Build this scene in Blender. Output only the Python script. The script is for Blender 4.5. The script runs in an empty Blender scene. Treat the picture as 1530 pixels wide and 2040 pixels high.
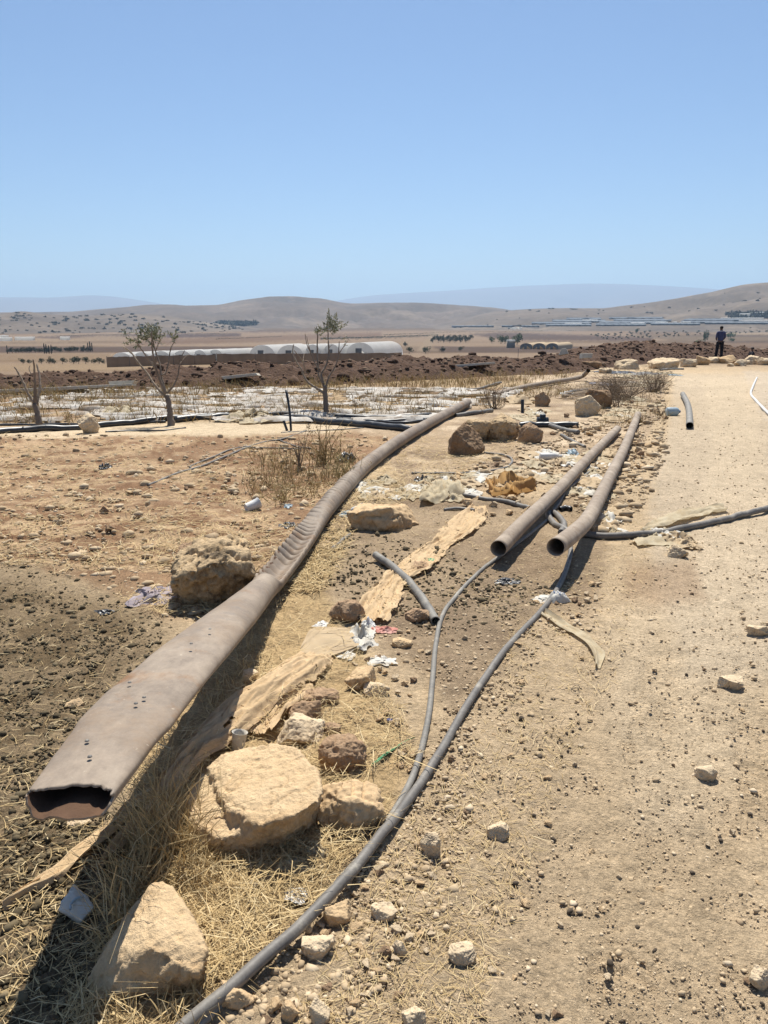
import bpy, bmesh, math, random
import numpy as np
from mathutils import Vector

random.seed(7)
RNG = np.random.default_rng(7)
C = bpy.context.scene
COL = C.collection

# ------------------------------------------------------------------ camera, sky, sun, exposure
W, H, F = 1530.0, 2040.0, 1532.0
CX, CY = W / 2, H / 2
PITCH = math.radians(13.9)
CAMZ = 1.6
cp, sp = math.cos(PITCH), math.sin(PITCH)
cam_d = bpy.data.cameras.new('camera')
cam = bpy.data.objects.new('camera', cam_d); COL.objects.link(cam)
cam.location = (0, 0, CAMZ); cam.rotation_euler = (math.pi / 2 - PITCH, 0, 0)
cam_d.sensor_fit = 'VERTICAL'; cam_d.sensor_height = 36; cam_d.sensor_width = 27
cam_d.lens = 36 * F / H
cam_d.clip_start = 0.05; cam_d.clip_end = 80000
C.camera = cam
C.render.resolution_x, C.render.resolution_y = 768, 1024

SUN_EL, SUN_AZ = math.radians(60), math.radians(2)
world = bpy.data.worlds.new('World'); C.world = world; world.use_nodes = True
wn = world.node_tree
bg = wn.nodes['Background']
sky = wn.nodes.new('ShaderNodeTexSky'); sky.sky_type = 'NISHITA'
sky.sun_disc = False; sky.sun_elevation = SUN_EL; sky.sun_rotation = SUN_AZ
sky.altitude = 300; sky.air_density = 1.0; sky.dust_density = 0.3; sky.ozone_density = 5.5
wn.links.new(sky.outputs[0], bg.inputs[0]); bg.inputs[1].default_value = 0.071
sd = bpy.data.lights.new('sun', 'SUN'); sd.energy = 5.0; sd.angle = math.radians(0.5); sd.color = (1.0, 0.955, 0.87)
sun = bpy.data.objects.new('sun', sd); COL.objects.link(sun)
sdir = Vector((math.sin(SUN_AZ) * math.cos(SUN_EL), math.cos(SUN_AZ) * math.cos(SUN_EL), math.sin(SUN_EL)))
sun.rotation_euler = sdir.to_track_quat('Z', 'Y').to_euler(); sun.location = (0, 0, 50)
C.view_settings.view_transform = 'Standard'; C.view_settings.look = 'None'
C.view_settings.exposure = 0.62; C.view_settings.gamma = 1.0
C.render.engine = 'CYCLES'

# ------------------------------------------------------------------ noise
def _hash(ix, iy, iz, seed):
    h = (ix.astype(np.uint32) * np.uint32(374761393) + iy.astype(np.uint32) * np.uint32(668265263)
         + iz.astype(np.uint32) * np.uint32(2147483647 - 58) + np.uint32((seed * 1274126177) & 0xffffffff))
    h = (h ^ (h >> np.uint32(13))) * np.uint32(1274126177)
    h = (h ^ (h >> np.uint32(16))) * np.uint32(2246822519)
    h = h ^ (h >> np.uint32(15))
    return h.astype(np.float64) / 2147483647.5 - 1.0

def vnoise(P, seed=0):
    P = np.asarray(P, float)
    i = np.floor(P).astype(np.int64); f = P - i
    u = f * f * f * (f * (f * 6 - 15) + 10)
    r = 0
    for dx in (0, 1):
        for dy in (0, 1):
            for dz in (0, 1):
                w = (u[:, 0] if dx else 1 - u[:, 0]) * (u[:, 1] if dy else 1 - u[:, 1]) * (u[:, 2] if dz else 1 - u[:, 2])
                r = r + w * _hash(i[:, 0] + dx, i[:, 1] + dy, i[:, 2] + dz, seed)
    return r

def fbm(P, octv=4, seed=0, gain=.5):
    P = np.asarray(P, float); r = 0; a = 1.0; t = 0
    for k in range(octv):
        r = r + a * vnoise(P * 2.0 ** k + 17.3 * k, seed + k); t += a; a *= gain
    return r / t

def xy0(x, y, s=1.0):
    return np.stack([np.asarray(x, float) * s, np.asarray(y, float) * s, np.zeros_like(np.asarray(x, float)) + .37], 1)

def sstep(a, b, x):
    t = np.clip((x - a) / (b - a), 0, 1); return t * t * (3 - 2 * t)

# ------------------------------------------------------------------ ground shape and pixel -> place
_R = [0, 12, 18, 24, 30, 45, 60, 100, 170, 300, 500, 1000, 1500, 2000, 2600, 30000]
_Z = [0, 0, -.05, -.12, -.28, -.34, -1.2, -4, -7.4, -11, -14, -14, -12, -10, -8, -8]
def gh(x, y):
    x = np.atleast_1d(np.asarray(x, float)); y = np.atleast_1d(np.asarray(y, float))
    r = np.hypot(x, y)
    zl = np.interp(r, [0, 12, 18, 24, 27, 35, 45, 60, 100, 170] + _R[9:], [0, 0, -.05, -.10, -.16, -.75, -1.3, -2.2, -4.7, -7.6] + _Z[9:])
    wr = sstep(.14, .30, x / np.maximum(y, .1)) * (y > 0)
    z = np.interp(r, _R, _Z) * wr + zl * (1 - wr)
    near = 1 - sstep(14, 40, r)
    z = z + near * .035 * fbm(xy0(x, y, .9), 3, 5)
    z = z + sstep(40, 200, r) * (1 - sstep(1500, 3000, r)) * 1.2 * fbm(xy0(x, y, .012), 2, 9)
    return z
def gz(x, y): return float(gh(x, y)[0])

def ray(px, py):
    u = (px - CX) / F; v = (py - CY) / F
    return np.array([u, cp - v * sp, -(sp + v * cp)])
def at_c(px, py, c): return ray(px, py) * c + np.array([0, 0, CAMZ])
def at_z(px, py, z):
    r = ray(px, py); return at_c(px, py, (CAMZ - z) / -r[2])
def at_h(px, py, h=0.0):                      # point h above the ground on this sight line
    z = 0.0; r = ray(px, py); p = None
    for _ in range(30):
        c = (CAMZ - z) / max(-r[2], 1e-4); p = at_c(px, py, c); z = .5 * z + .5 * (gz(p[0], p[1]) + h)
    return p
def depth(p): return p[1] * cp - (p[2] - CAMZ) * sp
def project(x, y, z):
    d = np.asarray(y) * cp - (np.asarray(z) - CAMZ) * sp
    d = np.where(d < .05, .05, d)
    up = np.asarray(y) * sp + (np.asarray(z) - CAMZ) * cp
    return CX + F * np.asarray(x) / d, CY - F * up / d

def poly_sd(px, py, poly):                    # signed distance to a polygon (negative inside)
    poly = np.array(poly, float); n = len(poly)
    d = np.full(px.shape, 1e9); ins = np.zeros(px.shape, bool)
    for i in range(n):
        a, b = poly[i], poly[(i + 1) % n]; e = b - a
        t = np.clip(((px - a[0]) * e[0] + (py - a[1]) * e[1]) / (e @ e), 0, 1)
        d = np.minimum(d, np.hypot(px - a[0] - t * e[0], py - a[1] - t * e[1]))
        if a[1] != b[1]:
            c = ((a[1] > py) != (b[1] > py)) & (px < (b[0] - a[0]) * (py - a[1]) / (b[1] - a[1]) + a[0])
            ins ^= c
    return np.where(ins, -d, d)

# ------------------------------------------------------------------ mesh helpers
def new_mesh(name, V, Fs, attrs=None):
    me = bpy.data.meshes.new(name)
    V = np.asarray(V, np.float32)
    groups = Fs if isinstance(Fs, list) and len(Fs) and isinstance(Fs[0], np.ndarray) and Fs[0].ndim == 2 else [np.asarray(Fs)]
    groups = [g for g in groups if len(g)]
    me.vertices.add(len(V)); me.vertices.foreach_set('co', V.ravel())
    tot = sum(g.size for g in groups); npol = sum(len(g) for g in groups)
    me.loops.add(tot); me.loops.foreach_set('vertex_index', np.concatenate([g.ravel() for g in groups]).astype(np.int32))
    me.polygons.add(npol)
    sizes = np.concatenate([np.full(len(g), g.shape[1]) for g in groups])
    me.polygons.foreach_set('loop_start', (np.cumsum(sizes) - sizes).astype(np.int32))
    me.update(calc_edges=True); me.validate()
    for k, a in (attrs or {}).items():
        a = np.asarray(a, np.float32)
        if a.ndim == 1:
            at = me.attributes.new(k, 'FLOAT', 'POINT'); at.data.foreach_set('value', a)
        else:
            at = me.attributes.new(k, 'FLOAT_COLOR', 'POINT')
            at.data.foreach_set('color', np.concatenate([a, np.ones((len(a), 1), np.float32)], 1).ravel())
    return me

def obj(name, V, Fs, mat, parent=None, smooth=True, attrs=None, origin='base'):
    V = np.array(V, float)
    if parent is not None: o0 = np.array(parent.location)
    elif origin == 'base': o0 = np.array([(V[:, 0].min() + V[:, 0].max()) / 2, (V[:, 1].min() + V[:, 1].max()) / 2, V[:, 2].min()])
    else: o0 = np.zeros(3)
    me = new_mesh(name, V - o0, Fs, attrs)
    if smooth: me.polygons.foreach_set('use_smooth', np.ones(len(me.polygons), bool))
    me.materials.append(mat)
    o = bpy.data.objects.new(name, me); COL.objects.link(o)
    if parent is not None: o.parent = parent
    else: o.location = o0
    return o
def tag(o, label=None, cat=None, group=None, kind=None):
    if label: o['label'] = label
    if cat: o['category'] = cat
    if group: o['group'] = group
    if kind: o['kind'] = kind
    return o
def thing(name, loc, label, cat, group=None):
    o = bpy.data.objects.new(name, None); COL.objects.link(o); o.location = tuple(map(float, loc)); o.empty_display_size = .1
    return tag(o, label, cat, group)
def merge(parts):                              # [(V, F)] quads/tris of same width -> one
    Vs, Fs, n = [], {}, 0
    for V, Fl in parts:
        for Fa in (Fl if isinstance(Fl, list) else [Fl]):
            Fs.setdefault(Fa.shape[1], []).append(Fa + n)
        Vs.append(V); n += len(V)
    return np.concatenate(Vs), [np.concatenate(v) for v in Fs.values()]

def catmull(P, n):
    P = np.asarray(P, float); m = len(P)
    if m == 2:
        t = np.linspace(0, 1, n)[:, None]; return P[0] * (1 - t) + P[1] * t
    Q = np.vstack([2 * P[0] - P[1], P, 2 * P[-1] - P[-2]])
    seg = np.linalg.norm(np.diff(P, axis=0), axis=1); s = np.concatenate([[0], np.cumsum(seg)])
    ts = np.linspace(0, s[-1], n); out = []
    for t in ts:
        i = min(max(np.searchsorted(s, t, 'right') - 1, 0), m - 2); u = (t - s[i]) / max(seg[i], 1e-9)
        a, b, c, d = Q[i], Q[i + 1], Q[i + 2], Q[i + 3]
        out.append(.5 * ((2 * b) + (c - a) * u + (2 * a - 5 * b + 4 * c - d) * u * u + (3 * b - a - 3 * c + d) * u ** 3))
    return np.array(out)

def frames(P):
    T = np.gradient(P, axis=0); T /= np.linalg.norm(T, axis=1)[:, None] + 1e-12
    ref = np.array([0, 0, 1.]) if abs(T[0][2]) < .9 else np.array([1., 0, 0])
    S = np.cross(T[0], ref); S /= np.linalg.norm(S); Ss = [S]
    for i in range(1, len(P)):
        S = S - T[i] * (S @ T[i]); S /= np.linalg.norm(S); Ss.append(S)
    S = np.array(Ss); U = np.cross(S, T); return T, S, U

def sweep(P, rad, nseg=12, cap=True, section=None):
    P = np.asarray(P, float); n = len(P); T, S, U = frames(P)
    rad = np.broadcast_to(np.asarray(rad, float), (n,))
    th = np.linspace(0, 2 * np.pi, nseg, endpoint=False)
    if section is None:
        A = rad[:, None] * np.cos(th)[None]; B = rad[:, None] * np.sin(th)[None]
    else: A, B = section(np.arange(n), th)
    V = P[:, None] + A[..., None] * S[:, None] + B[..., None] * U[:, None]
    idx = np.arange(n * nseg).reshape(n, nseg)
    Q = np.stack([idx[:-1], np.roll(idx[:-1], -1, 1), np.roll(idx[1:], -1, 1), idx[1:]], -1).reshape(-1, 4)
    V = V.reshape(-1, 3)
    if cap:
        k = len(V); V = np.vstack([V, P[0], P[-1]])
        i0, i1 = idx[0], idx[-1]
        t0 = np.stack([np.full(nseg, k), np.roll(i0, -1), i0], 1); t1 = np.stack([np.full(nseg, k + 1), i1, np.roll(i1, -1)], 1)
        return V, [Q, np.concatenate([t0, t1])]
    return V, [Q]

def hollow(P, rad, wall, nseg=28, section=None, section_in=None):
    V1, [Q1] = sweep(P, rad, nseg, False, section)
    V2, [Q2] = sweep(P, np.asarray(rad) - wall, nseg, False, section_in)
    n = len(V1); Q2 = Q2[:, ::-1] + n; m = len(P)
    a = np.arange(nseg); e0 = np.stack([a, n + a, n + np.roll(a, -1), np.roll(a, -1)], 1)
    b = a + (m - 1) * nseg; e1 = np.stack([b, np.roll(b, -1), n + np.roll(b, -1), n + b], 1)
    return np.vstack([V1, V2]), [np.concatenate([Q1, Q2, e0, e1])]

def gridfaces(nu, nv):
    i = np.arange(nu * nv).reshape(nu, nv)
    return np.stack([i[:-1, :-1], i[1:, :-1], i[1:, 1:], i[:-1, 1:]], -1).reshape(-1, 4)

def lathe(prof, n=24):                        # [(r, z)]
    th = np.linspace(0, 2 * np.pi, n, endpoint=False)
    V = np.array([[r * math.cos(t), r * math.sin(t), z] for r, z in prof for t in th])
    idx = np.arange(len(prof) * n).reshape(len(prof), n)
    Q = np.stack([idx[:-1], np.roll(idx[:-1], -1, 1), np.roll(idx[1:], -1, 1), idx[1:]], -1).reshape(-1, 4)
    return V, Q
def rot(V, rx=0, ry=0, rz=0):
    from mathutils import Euler
    return np.asarray(V) @ np.array(Euler((rx, ry, rz)).to_matrix()).T
def box(cx, cy, cz, sx, sy, sz):
    V = np.array([[x, y, z] for x in (-.5, .5) for y in (-.5, .5) for z in (-.5, .5)]) * [sx, sy, sz] + [cx, cy, cz]
    return V, np.array([[0, 1, 3, 2], [4, 6, 7, 5], [0, 4, 5, 1], [2, 3, 7, 6], [0, 2, 6, 4], [1, 5, 7, 3]])

# ------------------------------------------------------------------ materials
def add_patches(m, c, scale, t0, t1, fac, stretch=None):
    nt = m.node_tree; N, L = nt.nodes, nt.links; b = N['Principled BSDF']; src = b.inputs['Base Color'].links[0].from_socket
    tc = N.new('ShaderNodeTexCoord'); n = N.new('ShaderNodeTexNoise'); n.inputs['Scale'].default_value = scale; n.inputs['Detail'].default_value = 9; n.inputs['Roughness'].default_value = .72
    mp = N.new('ShaderNodeMapping'); mp.inputs['Scale'].default_value = stretch or (1, 1, 1); mp.inputs['Location'].default_value = (7, 3, 1); L.new(tc.outputs['Object'], mp.inputs[0]); L.new(mp.outputs[0], n.inputs['Vector'])
    q = N.new('ShaderNodeMapRange'); q.inputs[1].default_value, q.inputs[2].default_value, q.inputs[3].default_value, q.inputs[4].default_value = t0, t1, 0, fac; L.new(n.outputs['Fac'], q.inputs[0])
    x = N.new('ShaderNodeMix'); x.data_type = 'RGBA'; L.new(q.outputs[0], x.inputs['Factor']); L.new(src, x.inputs['A']); x.inputs['B'].default_value = (*c, 1); L.new(x.outputs['Result'], b.inputs['Base Color'])
def mat(name, c1, c2=None, scale=8, rough=.9, bump=.3, bscale=40, c3=None, s3=2.0, t3=.55, attr=None, metal=0.0,
        bdist=.01, detail=8, transl=0.0, speck=0.0, coords='Object', stretch=None, spec=.25):
    m = bpy.data.materials.new(name); m.use_nodes = True; nt = m.node_tree; N, L = nt.nodes, nt.links
    b = N['Principled BSDF']; b.inputs['Roughness'].default_value = rough; b.inputs['Metallic'].default_value = metal
    b.inputs['Specular IOR Level'].default_value = spec
    tc = N.new('ShaderNodeTexCoord'); vec = tc.outputs[coords]
    if stretch:
        mp = N.new('ShaderNodeMapping'); mp.inputs['Scale'].default_value = stretch; L.new(vec, mp.inputs[0]); vec = mp.outputs[0]
    def noise(s, d=detail, r=.6):
        n = N.new('ShaderNodeTexNoise'); n.inputs['Scale'].default_value = s; n.inputs['Detail'].default_value = d
        n.inputs['Roughness'].default_value = r; L.new(vec, n.inputs['Vector']); return n.outputs['Fac']
    def mix(f, a, bb, mode='MIX'):
        x = N.new('ShaderNodeMix'); x.data_type = 'RGBA'; x.blend_type = mode
        for s, v in ((x.inputs['Factor'], f), (x.inputs['A'], a), (x.inputs['B'], bb)):
            if hasattr(v, 'links'): L.new(v, s)
            else: s.default_value = v if not isinstance(v, tuple) else (*v, 1)
        return x.outputs['Result']
    def ramp(f, a, bpos):
        r = N.new('ShaderNodeValToRGB'); r.color_ramp.elements[0].position = a; r.color_ramp.elements[1].position = bpos
        L.new(f, r.inputs[0]); return r.outputs[0]
    c2 = c2 or tuple(.7 * x for x in c1)
    K_ = .88; c1, c2 = tuple(x * K_ for x in c1), tuple(x * K_ for x in c2); c3 = tuple(x * K_ for x in c3) if c3 else None
    if attr: attr = (attr[0], [(p_, tuple(x * K_ for x in c_)) for p_, c_ in attr[1]])
    col = mix(ramp(noise(scale), .35, .65), c1, c2)
    if attr:
        a = N.new('ShaderNodeAttribute'); a.attribute_name = attr[0]
        r = N.new('ShaderNodeValToRGB'); els = r.color_ramp.elements
        stops = attr[1]
        els[0].position, els[0].color = stops[0][0], (*stops[0][1], 1); els[1].position, els[1].color = stops[-1][0], (*stops[-1][1], 1)
        for p_, c_ in stops[1:-1]:
            e = els.new(p_); e.color = (*c_, 1)
        L.new(a.outputs['Fac'], r.inputs[0]); col = mix(.75, col, r.outputs[0])
    if c3: col = mix(ramp(noise(s3, 10, .7), t3, t3 + .12), col, c3)
    if speck:
        q = N.new('ShaderNodeMapRange'); q.inputs[1].default_value, q.inputs[2].default_value = .32, .68; q.inputs[3].default_value, q.inputs[4].default_value = 1 - speck, 1 + speck
        L.new(noise(scale * 11, 8, .75), q.inputs[0]); v_ = N.new('ShaderNodeVectorMath'); v_.operation = 'SCALE'; L.new(col, v_.inputs[0]); L.new(q.outputs[0], v_.inputs['Scale']); col = v_.outputs[0]
    L.new(col, b.inputs['Base Color'])
    if bump:
        bn = N.new('ShaderNodeBump'); bn.inputs['Strength'].default_value = bump; bn.inputs['Distance'].default_value = bdist
        L.new(noise(bscale, 10, .65), bn.inputs['Height']); L.new(bn.outputs[0], b.inputs['Normal'])
    if transl:
        t = N.new('ShaderNodeBsdfTranslucent'); L.new(col, t.inputs[0]); ms = N.new('ShaderNodeMixShader'); ms.inputs[0].default_value = transl
        out = N['Material Output']; L.new(b.outputs[0], ms.inputs[1]); L.new(t.outputs[0], ms.inputs[2]); L.new(ms.outputs[0], out.inputs[0])
    return m

M = {}
M['steel'] = mat('rusty_steel', (.315, .25, .188), (.215, .17, .13), 4, .62, .3, 60, c3=(.235, .13, .062), s3=2.3, t3=.55, bdist=.003, spec=.2, speck=0.14)
M['steel2'] = mat('dusty_steel', (.37, .30, .232), (.28, .22, .165), 9, .75, .25, 80, c3=(.22, .145, .09), s3=5, t3=.58, bdist=.003, spec=.2, speck=0.16)
add_patches(M['steel'], (.44, .36, .27), 3.2, .52, .68, .45, (1, .5, 1)); add_patches(M['steel'], (.15, .135, .125), 6, .56, .70, .6); add_patches(M['steel'], (.24, .155, .085), 2.6, .50, .66, .5); add_patches(M['steel'], (.52, .44, .34), 45, .62, .70, .5)
add_patches(M['steel2'], (.47, .39, .30), 4, .52, .66, .6); add_patches(M['steel2'], (.15, .11, .085), 9, .58, .70, .5)
M['inner'] = mat('inner_rust', (.15, .085, .05), (.09, .05, .03), 8, .95, .4, 60)
M['hose'] = mat('grey_black_hose', (.13, .118, .105), (.20, .18, .155), 6, .6, .2, 50, c3=(.30, .27, .22), s3=4, t3=.60, bdist=.002, spec=.45, speck=0.18)
M['hose_dusty'] = mat('dusty_hose', (.26, .24, .205), (.175, .162, .142), 7, .65, .2, 60, c3=(.33, .29, .23), s3=4, t3=.57, bdist=.002, spec=.4, speck=0.18)
for k_ in ('hose', 'hose_dusty'): add_patches(M[k_], (.40, .36, .29), 9, .54, .70, .7); add_patches(M[k_], (.055, .055, .055), 20, .58, .72, .6)
M['hose_black'] = mat('black_hose', (.02, .022, .025), (.05, .05, .05), 6, .4, .2, 50, c3=(.16, .14, .11), s3=3, t3=.62, bdist=.002, spec=.5)
M['black'] = mat('black_plastic', (.015, .015, .017), (.03, .03, .032), 9, .35, .3, 60, spec=.5)
M['net'] = mat('tan_netting', (.68, .495, .295), (.58, .415, .24), 5, .95, .6, 160, c3=(.50, .35, .20), s3=4.5, t3=.63, transl=.12, bdist=.004, speck=0.14)
M['net2'] = mat('orange_netting', (.58, .36, .15), (.46, .27, .11), 9, .95, .5, 120, transl=.3, bdist=.004)
M['sack'] = mat('pale_tan_sheet', (.60, .46, .29), (.54, .41, .26), 4, .9, .3, 70, transl=.2, bdist=.003)
M['shred'] = mat('cream_shreds', (.66, .57, .40), (.55, .44, .28), 14, .85, .5, 70, transl=.3, bdist=.005, speck=0.15)
M['film'] = mat('white_mulch_film', (.66, .62, .55), (.40, .33, .25), 3, .6, .5, 40, c3=(.30, .22, .15), s3=3.5, t3=.51, transl=.15, bdist=.01, speck=0.2)
M['white'] = mat('white_plastic', (.74, .73, .70), (.60, .58, .54), 8, .5, .2, 50)
M['whitepaper'] = mat('white_bag', (.74, .71, .64), (.60, .55, .46), 9, .7, .4, 60, transl=.15)
M['redprint'] = mat('red_print_bag', (.60, .19, .14), (.66, .40, .33), 12, .7, .4, 60, transl=.15)
M['green'] = mat('green_strip', (.06, .26, .12), (.10, .36, .17), 20, .6, .3, 60)
M['blue'] = mat('blue_plastic', (.10, .16, .30), (.16, .24, .40), 20, .5, .2, 60)
M['cap'] = mat('indigo_cap', (.05, .06, .16), (.08, .09, .2), 20, .45, .2, 60)
M['paleblue'] = mat('pale_blue_plastic', (.42, .55, .62), (.60, .66, .68), 20, .35, .2, 60, transl=.3)
M['cloth'] = mat('mauve_cloth', (.40, .345, .36), (.31, .26, .28), 10, .95, .4, 90, c3=(.50, .45, .42), s3=7)
LIME = ((.66, .475, .275), (.48, .325, .18))
M['rock'] = mat('pale_limestone', *LIME, 4, .95, .55, 28, c3=(.36, .245, .14), s3=2.6, t3=.60, bdist=.015, speck=0.22)
M['rock_smooth'] = mat('smooth_limestone', (.70, .52, .315), (.60, .42, .235), 5, .95, .8, 55, c3=(.42, .27, .14), s3=2.6, t3=.57, bdist=.018, speck=0.16)
M['rock_pit'] = mat('pitted_limestone', (.62, .455, .27), (.42, .30, .17), 5, .95, .9, 22, c3=(.13, .095, .06), s3=4.5, t3=.52, bdist=.03, speck=0.3)
M['rock_red'] = mat('reddish_stone', (.44, .30, .185), (.34, .215, .125), 6, .95, .7, 30, c3=(.24, .14, .08), s3=3, t3=.58, bdist=.02, speck=0.25)
M['rock_dark'] = mat('brown_stone', (.33, .215, .125), (.22, .14, .08), 5, .95, .6, 26, c3=(.12, .08, .05), s3=2.4, t3=.58, bdist=.02, speck=0.25)
M['rock_white'] = mat('white_stone', (.75, .595, .40), (.55, .41, .255), 4, .95, .6, 20, c3=(.28, .19, .12), s3=2.2, t3=.58, bdist=.03, speck=0.2)
M['concrete'] = mat('pale_concrete', (.60, .55, .46), (.50, .44, .35), 5, .95, .4, 30)
M['bark'] = mat('olive_bark', (.17, .13, .10), (.27, .215, .165), 9, .95, .8, 40, stretch=(1, 1, .25), bdist=.01)
M['bark_pale'] = mat('pale_bark', (.36, .29, .215), (.24, .185, .135), 9, .95, .7, 40, stretch=(1, 1, .25), bdist=.01)
M['leaf'] = mat('olive_leaves', (.12, .135, .07), (.20, .21, .13), 12, .6, 0, attr=('rnd', [(0, (.08, .09, .045)), (.5, (.19, .205, .12)), (1, (.48, .48, .36))]), transl=.15)
M['fartree'] = mat('far_foliage', (.07, .085, .045), (.045, .055, .03), 2, .8, 0, attr=('rnd', [(0, (.04, .05, .025)), (1, (.115, .13, .075))]))
M['cypress'] = mat('cypress_foliage', (.025, .035, .02), (.035, .045, .025), 2, .8, 0)
M['greenbush'] = mat('green_foliage', (.08, .13, .035), (.05, .085, .025), 2, .8, 0, attr=('rnd', [(0, (.04, .07, .02)), (1, (.12, .19, .05))]))
STRAW = ('rnd', [(0, (.30, .20, .09)), (.35, (.55, .395, .19)), (.8, (.72, .55, .29)), (1, (.84, .70, .44))])
M['straw'] = mat('dry_straw', (.56, .42, .21), (.46, .32, .15), 30, .8, 0, attr=STRAW, transl=.12)
M['weed'] = mat('dry_weed', (.40, .28, .13), (.30, .20, .09), 30, .9, 0, attr=('rnd', [(0, (.12, .085, .05)), (.4, (.30, .21, .10)), (.8, (.46, .33, .15)), (1, (.25, .25, .10))]), transl=.1)
M['scrub'] = mat('grey_brush', (.20, .145, .10), (.27, .20, .135), 30, .95, 0, attr=('rnd', [(0, (.12, .085, .06)), (1, (.34, .26, .18))]))
M['gravel'] = mat('gravel_stone', (.50, .385, .25), (.40, .30, .19), 60, .95, .4, 200, attr=('rnd', [(0, (.36, .26, .16)), (.3, (.50, .37, .225)), (.75, (.58, .44, .275)), (1, (.74, .60, .42))]), bdist=.002)
M['pellet'] = mat('dark_pebble', (.07, .052, .035), (.13, .10, .07), 60, .9, .4, 200, bdist=.002)
M['clod'] = mat('dung_clod', (.13, .10, .056), (.20, .155, .09), 40, .95, .6, 120, attr=('rnd', [(0, (.055, .042, .024)), (.6, (.12, .092, .052)), (1, (.28, .215, .125))]), bdist=.004)
M['redsoil'] = mat('red_brown_soil', (.078, .040, .024), (.135, .078, .048), 3, .95, 1.0, 9, c3=(.26, .18, .12), s3=1.4, t3=.65, bdist=.12, speck=0.3)
M['redclod'] = mat('red_brown_clod', (.078, .041, .025), (.13, .076, .047), 6, .95, .6, 20, attr=('rnd', [(0, (.05, .026, .016)), (.7, (.115, .065, .04)), (1, (.27, .19, .125))]), bdist=.03)
M['rust_fence'] = mat('brown_net_fence', (.37, .275, .185), (.30, .215, .14), .6, .9, 0, stretch=(1, 1, .3), transl=.5)
M['gh_plastic'] = mat('greenhouse_film', (.90, .89, .86), (.82, .81, .78), .4, .5, 0, transl=.6)
M['gh_end'] = mat('greenhouse_end', (.80, .80, .78), (.70, .70, .68), .5, .6, 0, transl=.4)
M['gh_door'] = mat('greenhouse_door', (.25, .22, .18), (.2, .18, .15), .5, .8, 0)
M['nethouse'] = mat('dark_net', (.085, .10, .12), (.12, .135, .15), .02, .8, 0)
M['hill'] = mat('dry_hill', (.175, .13, .09), (.10, .076, .056), .006, .95, 0, c3=(.23, .175, .12), s3=.004, t3=.54, coords='Object', speck=.25)
M['hill_far'] = mat('hazy_hill', (.17, .125, .09), (.095, .072, .054), .006, .95, 0, c3=(.22, .165, .115), s3=.004, t3=.54, coords='Object', speck=.25)
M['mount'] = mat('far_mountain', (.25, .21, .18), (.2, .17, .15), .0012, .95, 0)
M['shrub'] = mat('hill_shrub', (.085, .085, .055), (.06, .065, .04), .1, .9, 0)
M['skin'] = mat('skin', (.20, .115, .075), (.17, .095, .06), 20, .6, 0)
M['hair'] = mat('hair', (.012, .010, .009), (.02, .016, .013), 40, .7, 0)
M['shirt'] = mat('blue_shirt', (.085, .10, .20), (.065, .078, .16), 20, .9, .2, 60)
M['collar'] = mat('pale_collar', (.60, .62, .66), (.5, .52, .56), 20, .9, 0)
M['trousers'] = mat('dark_trousers', (.014, .014, .018), (.02, .02, .024), 20, .9, .2, 60)
M['darkshirt'] = mat('dark_top', (.025, .024, .03), (.035, .033, .04), 20, .9, 0)

# ------------------------------------------------------------------ ground sheet
def px_noise(x, y, s, seed): return fbm(xy0(x, y, s), 4, seed)
DUNG = [(-400, 1140), (60, 1130), (170, 1165), (300, 1215), (340, 1290), (250, 1370), (150, 1480), (60, 1560), (250, 1640), (260, 1720), (200, 1830), (130, 2040), (90, 2300), (-600, 2300)]
STRAWF = [(-1500, 872), (200, 866), (480, 868), (640, 860), (760, 868), (800, 880), (700, 950), (600, 1060), (540, 1150), (430, 1240), (330, 1230), (170, 1165), (60, 1130), (-400, 1140), (-1500, 1150)]
BANK = [(560, 1100), (700, 1060), (640, 1180), (720, 1300), (800, 1420), (830, 1520), (770, 1640), (640, 1790), (480, 1940), (360, 2060), (300, 2300), (90, 2300), (130, 2040), (200, 1830), (260, 1720), (250, 1640), (300, 1400), (420, 1250), (520, 1180)]
CENTRE = [(640, 1010), (800, 960), (960, 990), (1100, 1000), (1200, 950), (1260, 1010), (1210, 1080), (1190, 1200), (1060, 1230), (1000, 1330), (900, 1420), (850, 1350), (760, 1290), (690, 1180), (620, 1200), (560, 1160), (640, 1080)]
CREAM = [(-1500, 852), (60, 850), (340, 842), (560, 838), (700, 846), (640, 864), (400, 868), (200, 872), (-1500, 880)]
FIELD = [(-2500, 850), (0, 850), (560, 838), (860, 836), (940, 800), (1060, 760), (1000, 735), (400, 740), (-2500, 760)]
ROAD = [(1360, 1350), (1290, 1100), (1300, 950), (1330, 860), (1340, 790), (1340, 745), (1620, 740), (2200, 900), (2400, 1350)]
GREYR = [(1480, 740), (1560, 740), (1700, 860), (1560, 870), (1510, 820)]
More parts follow.
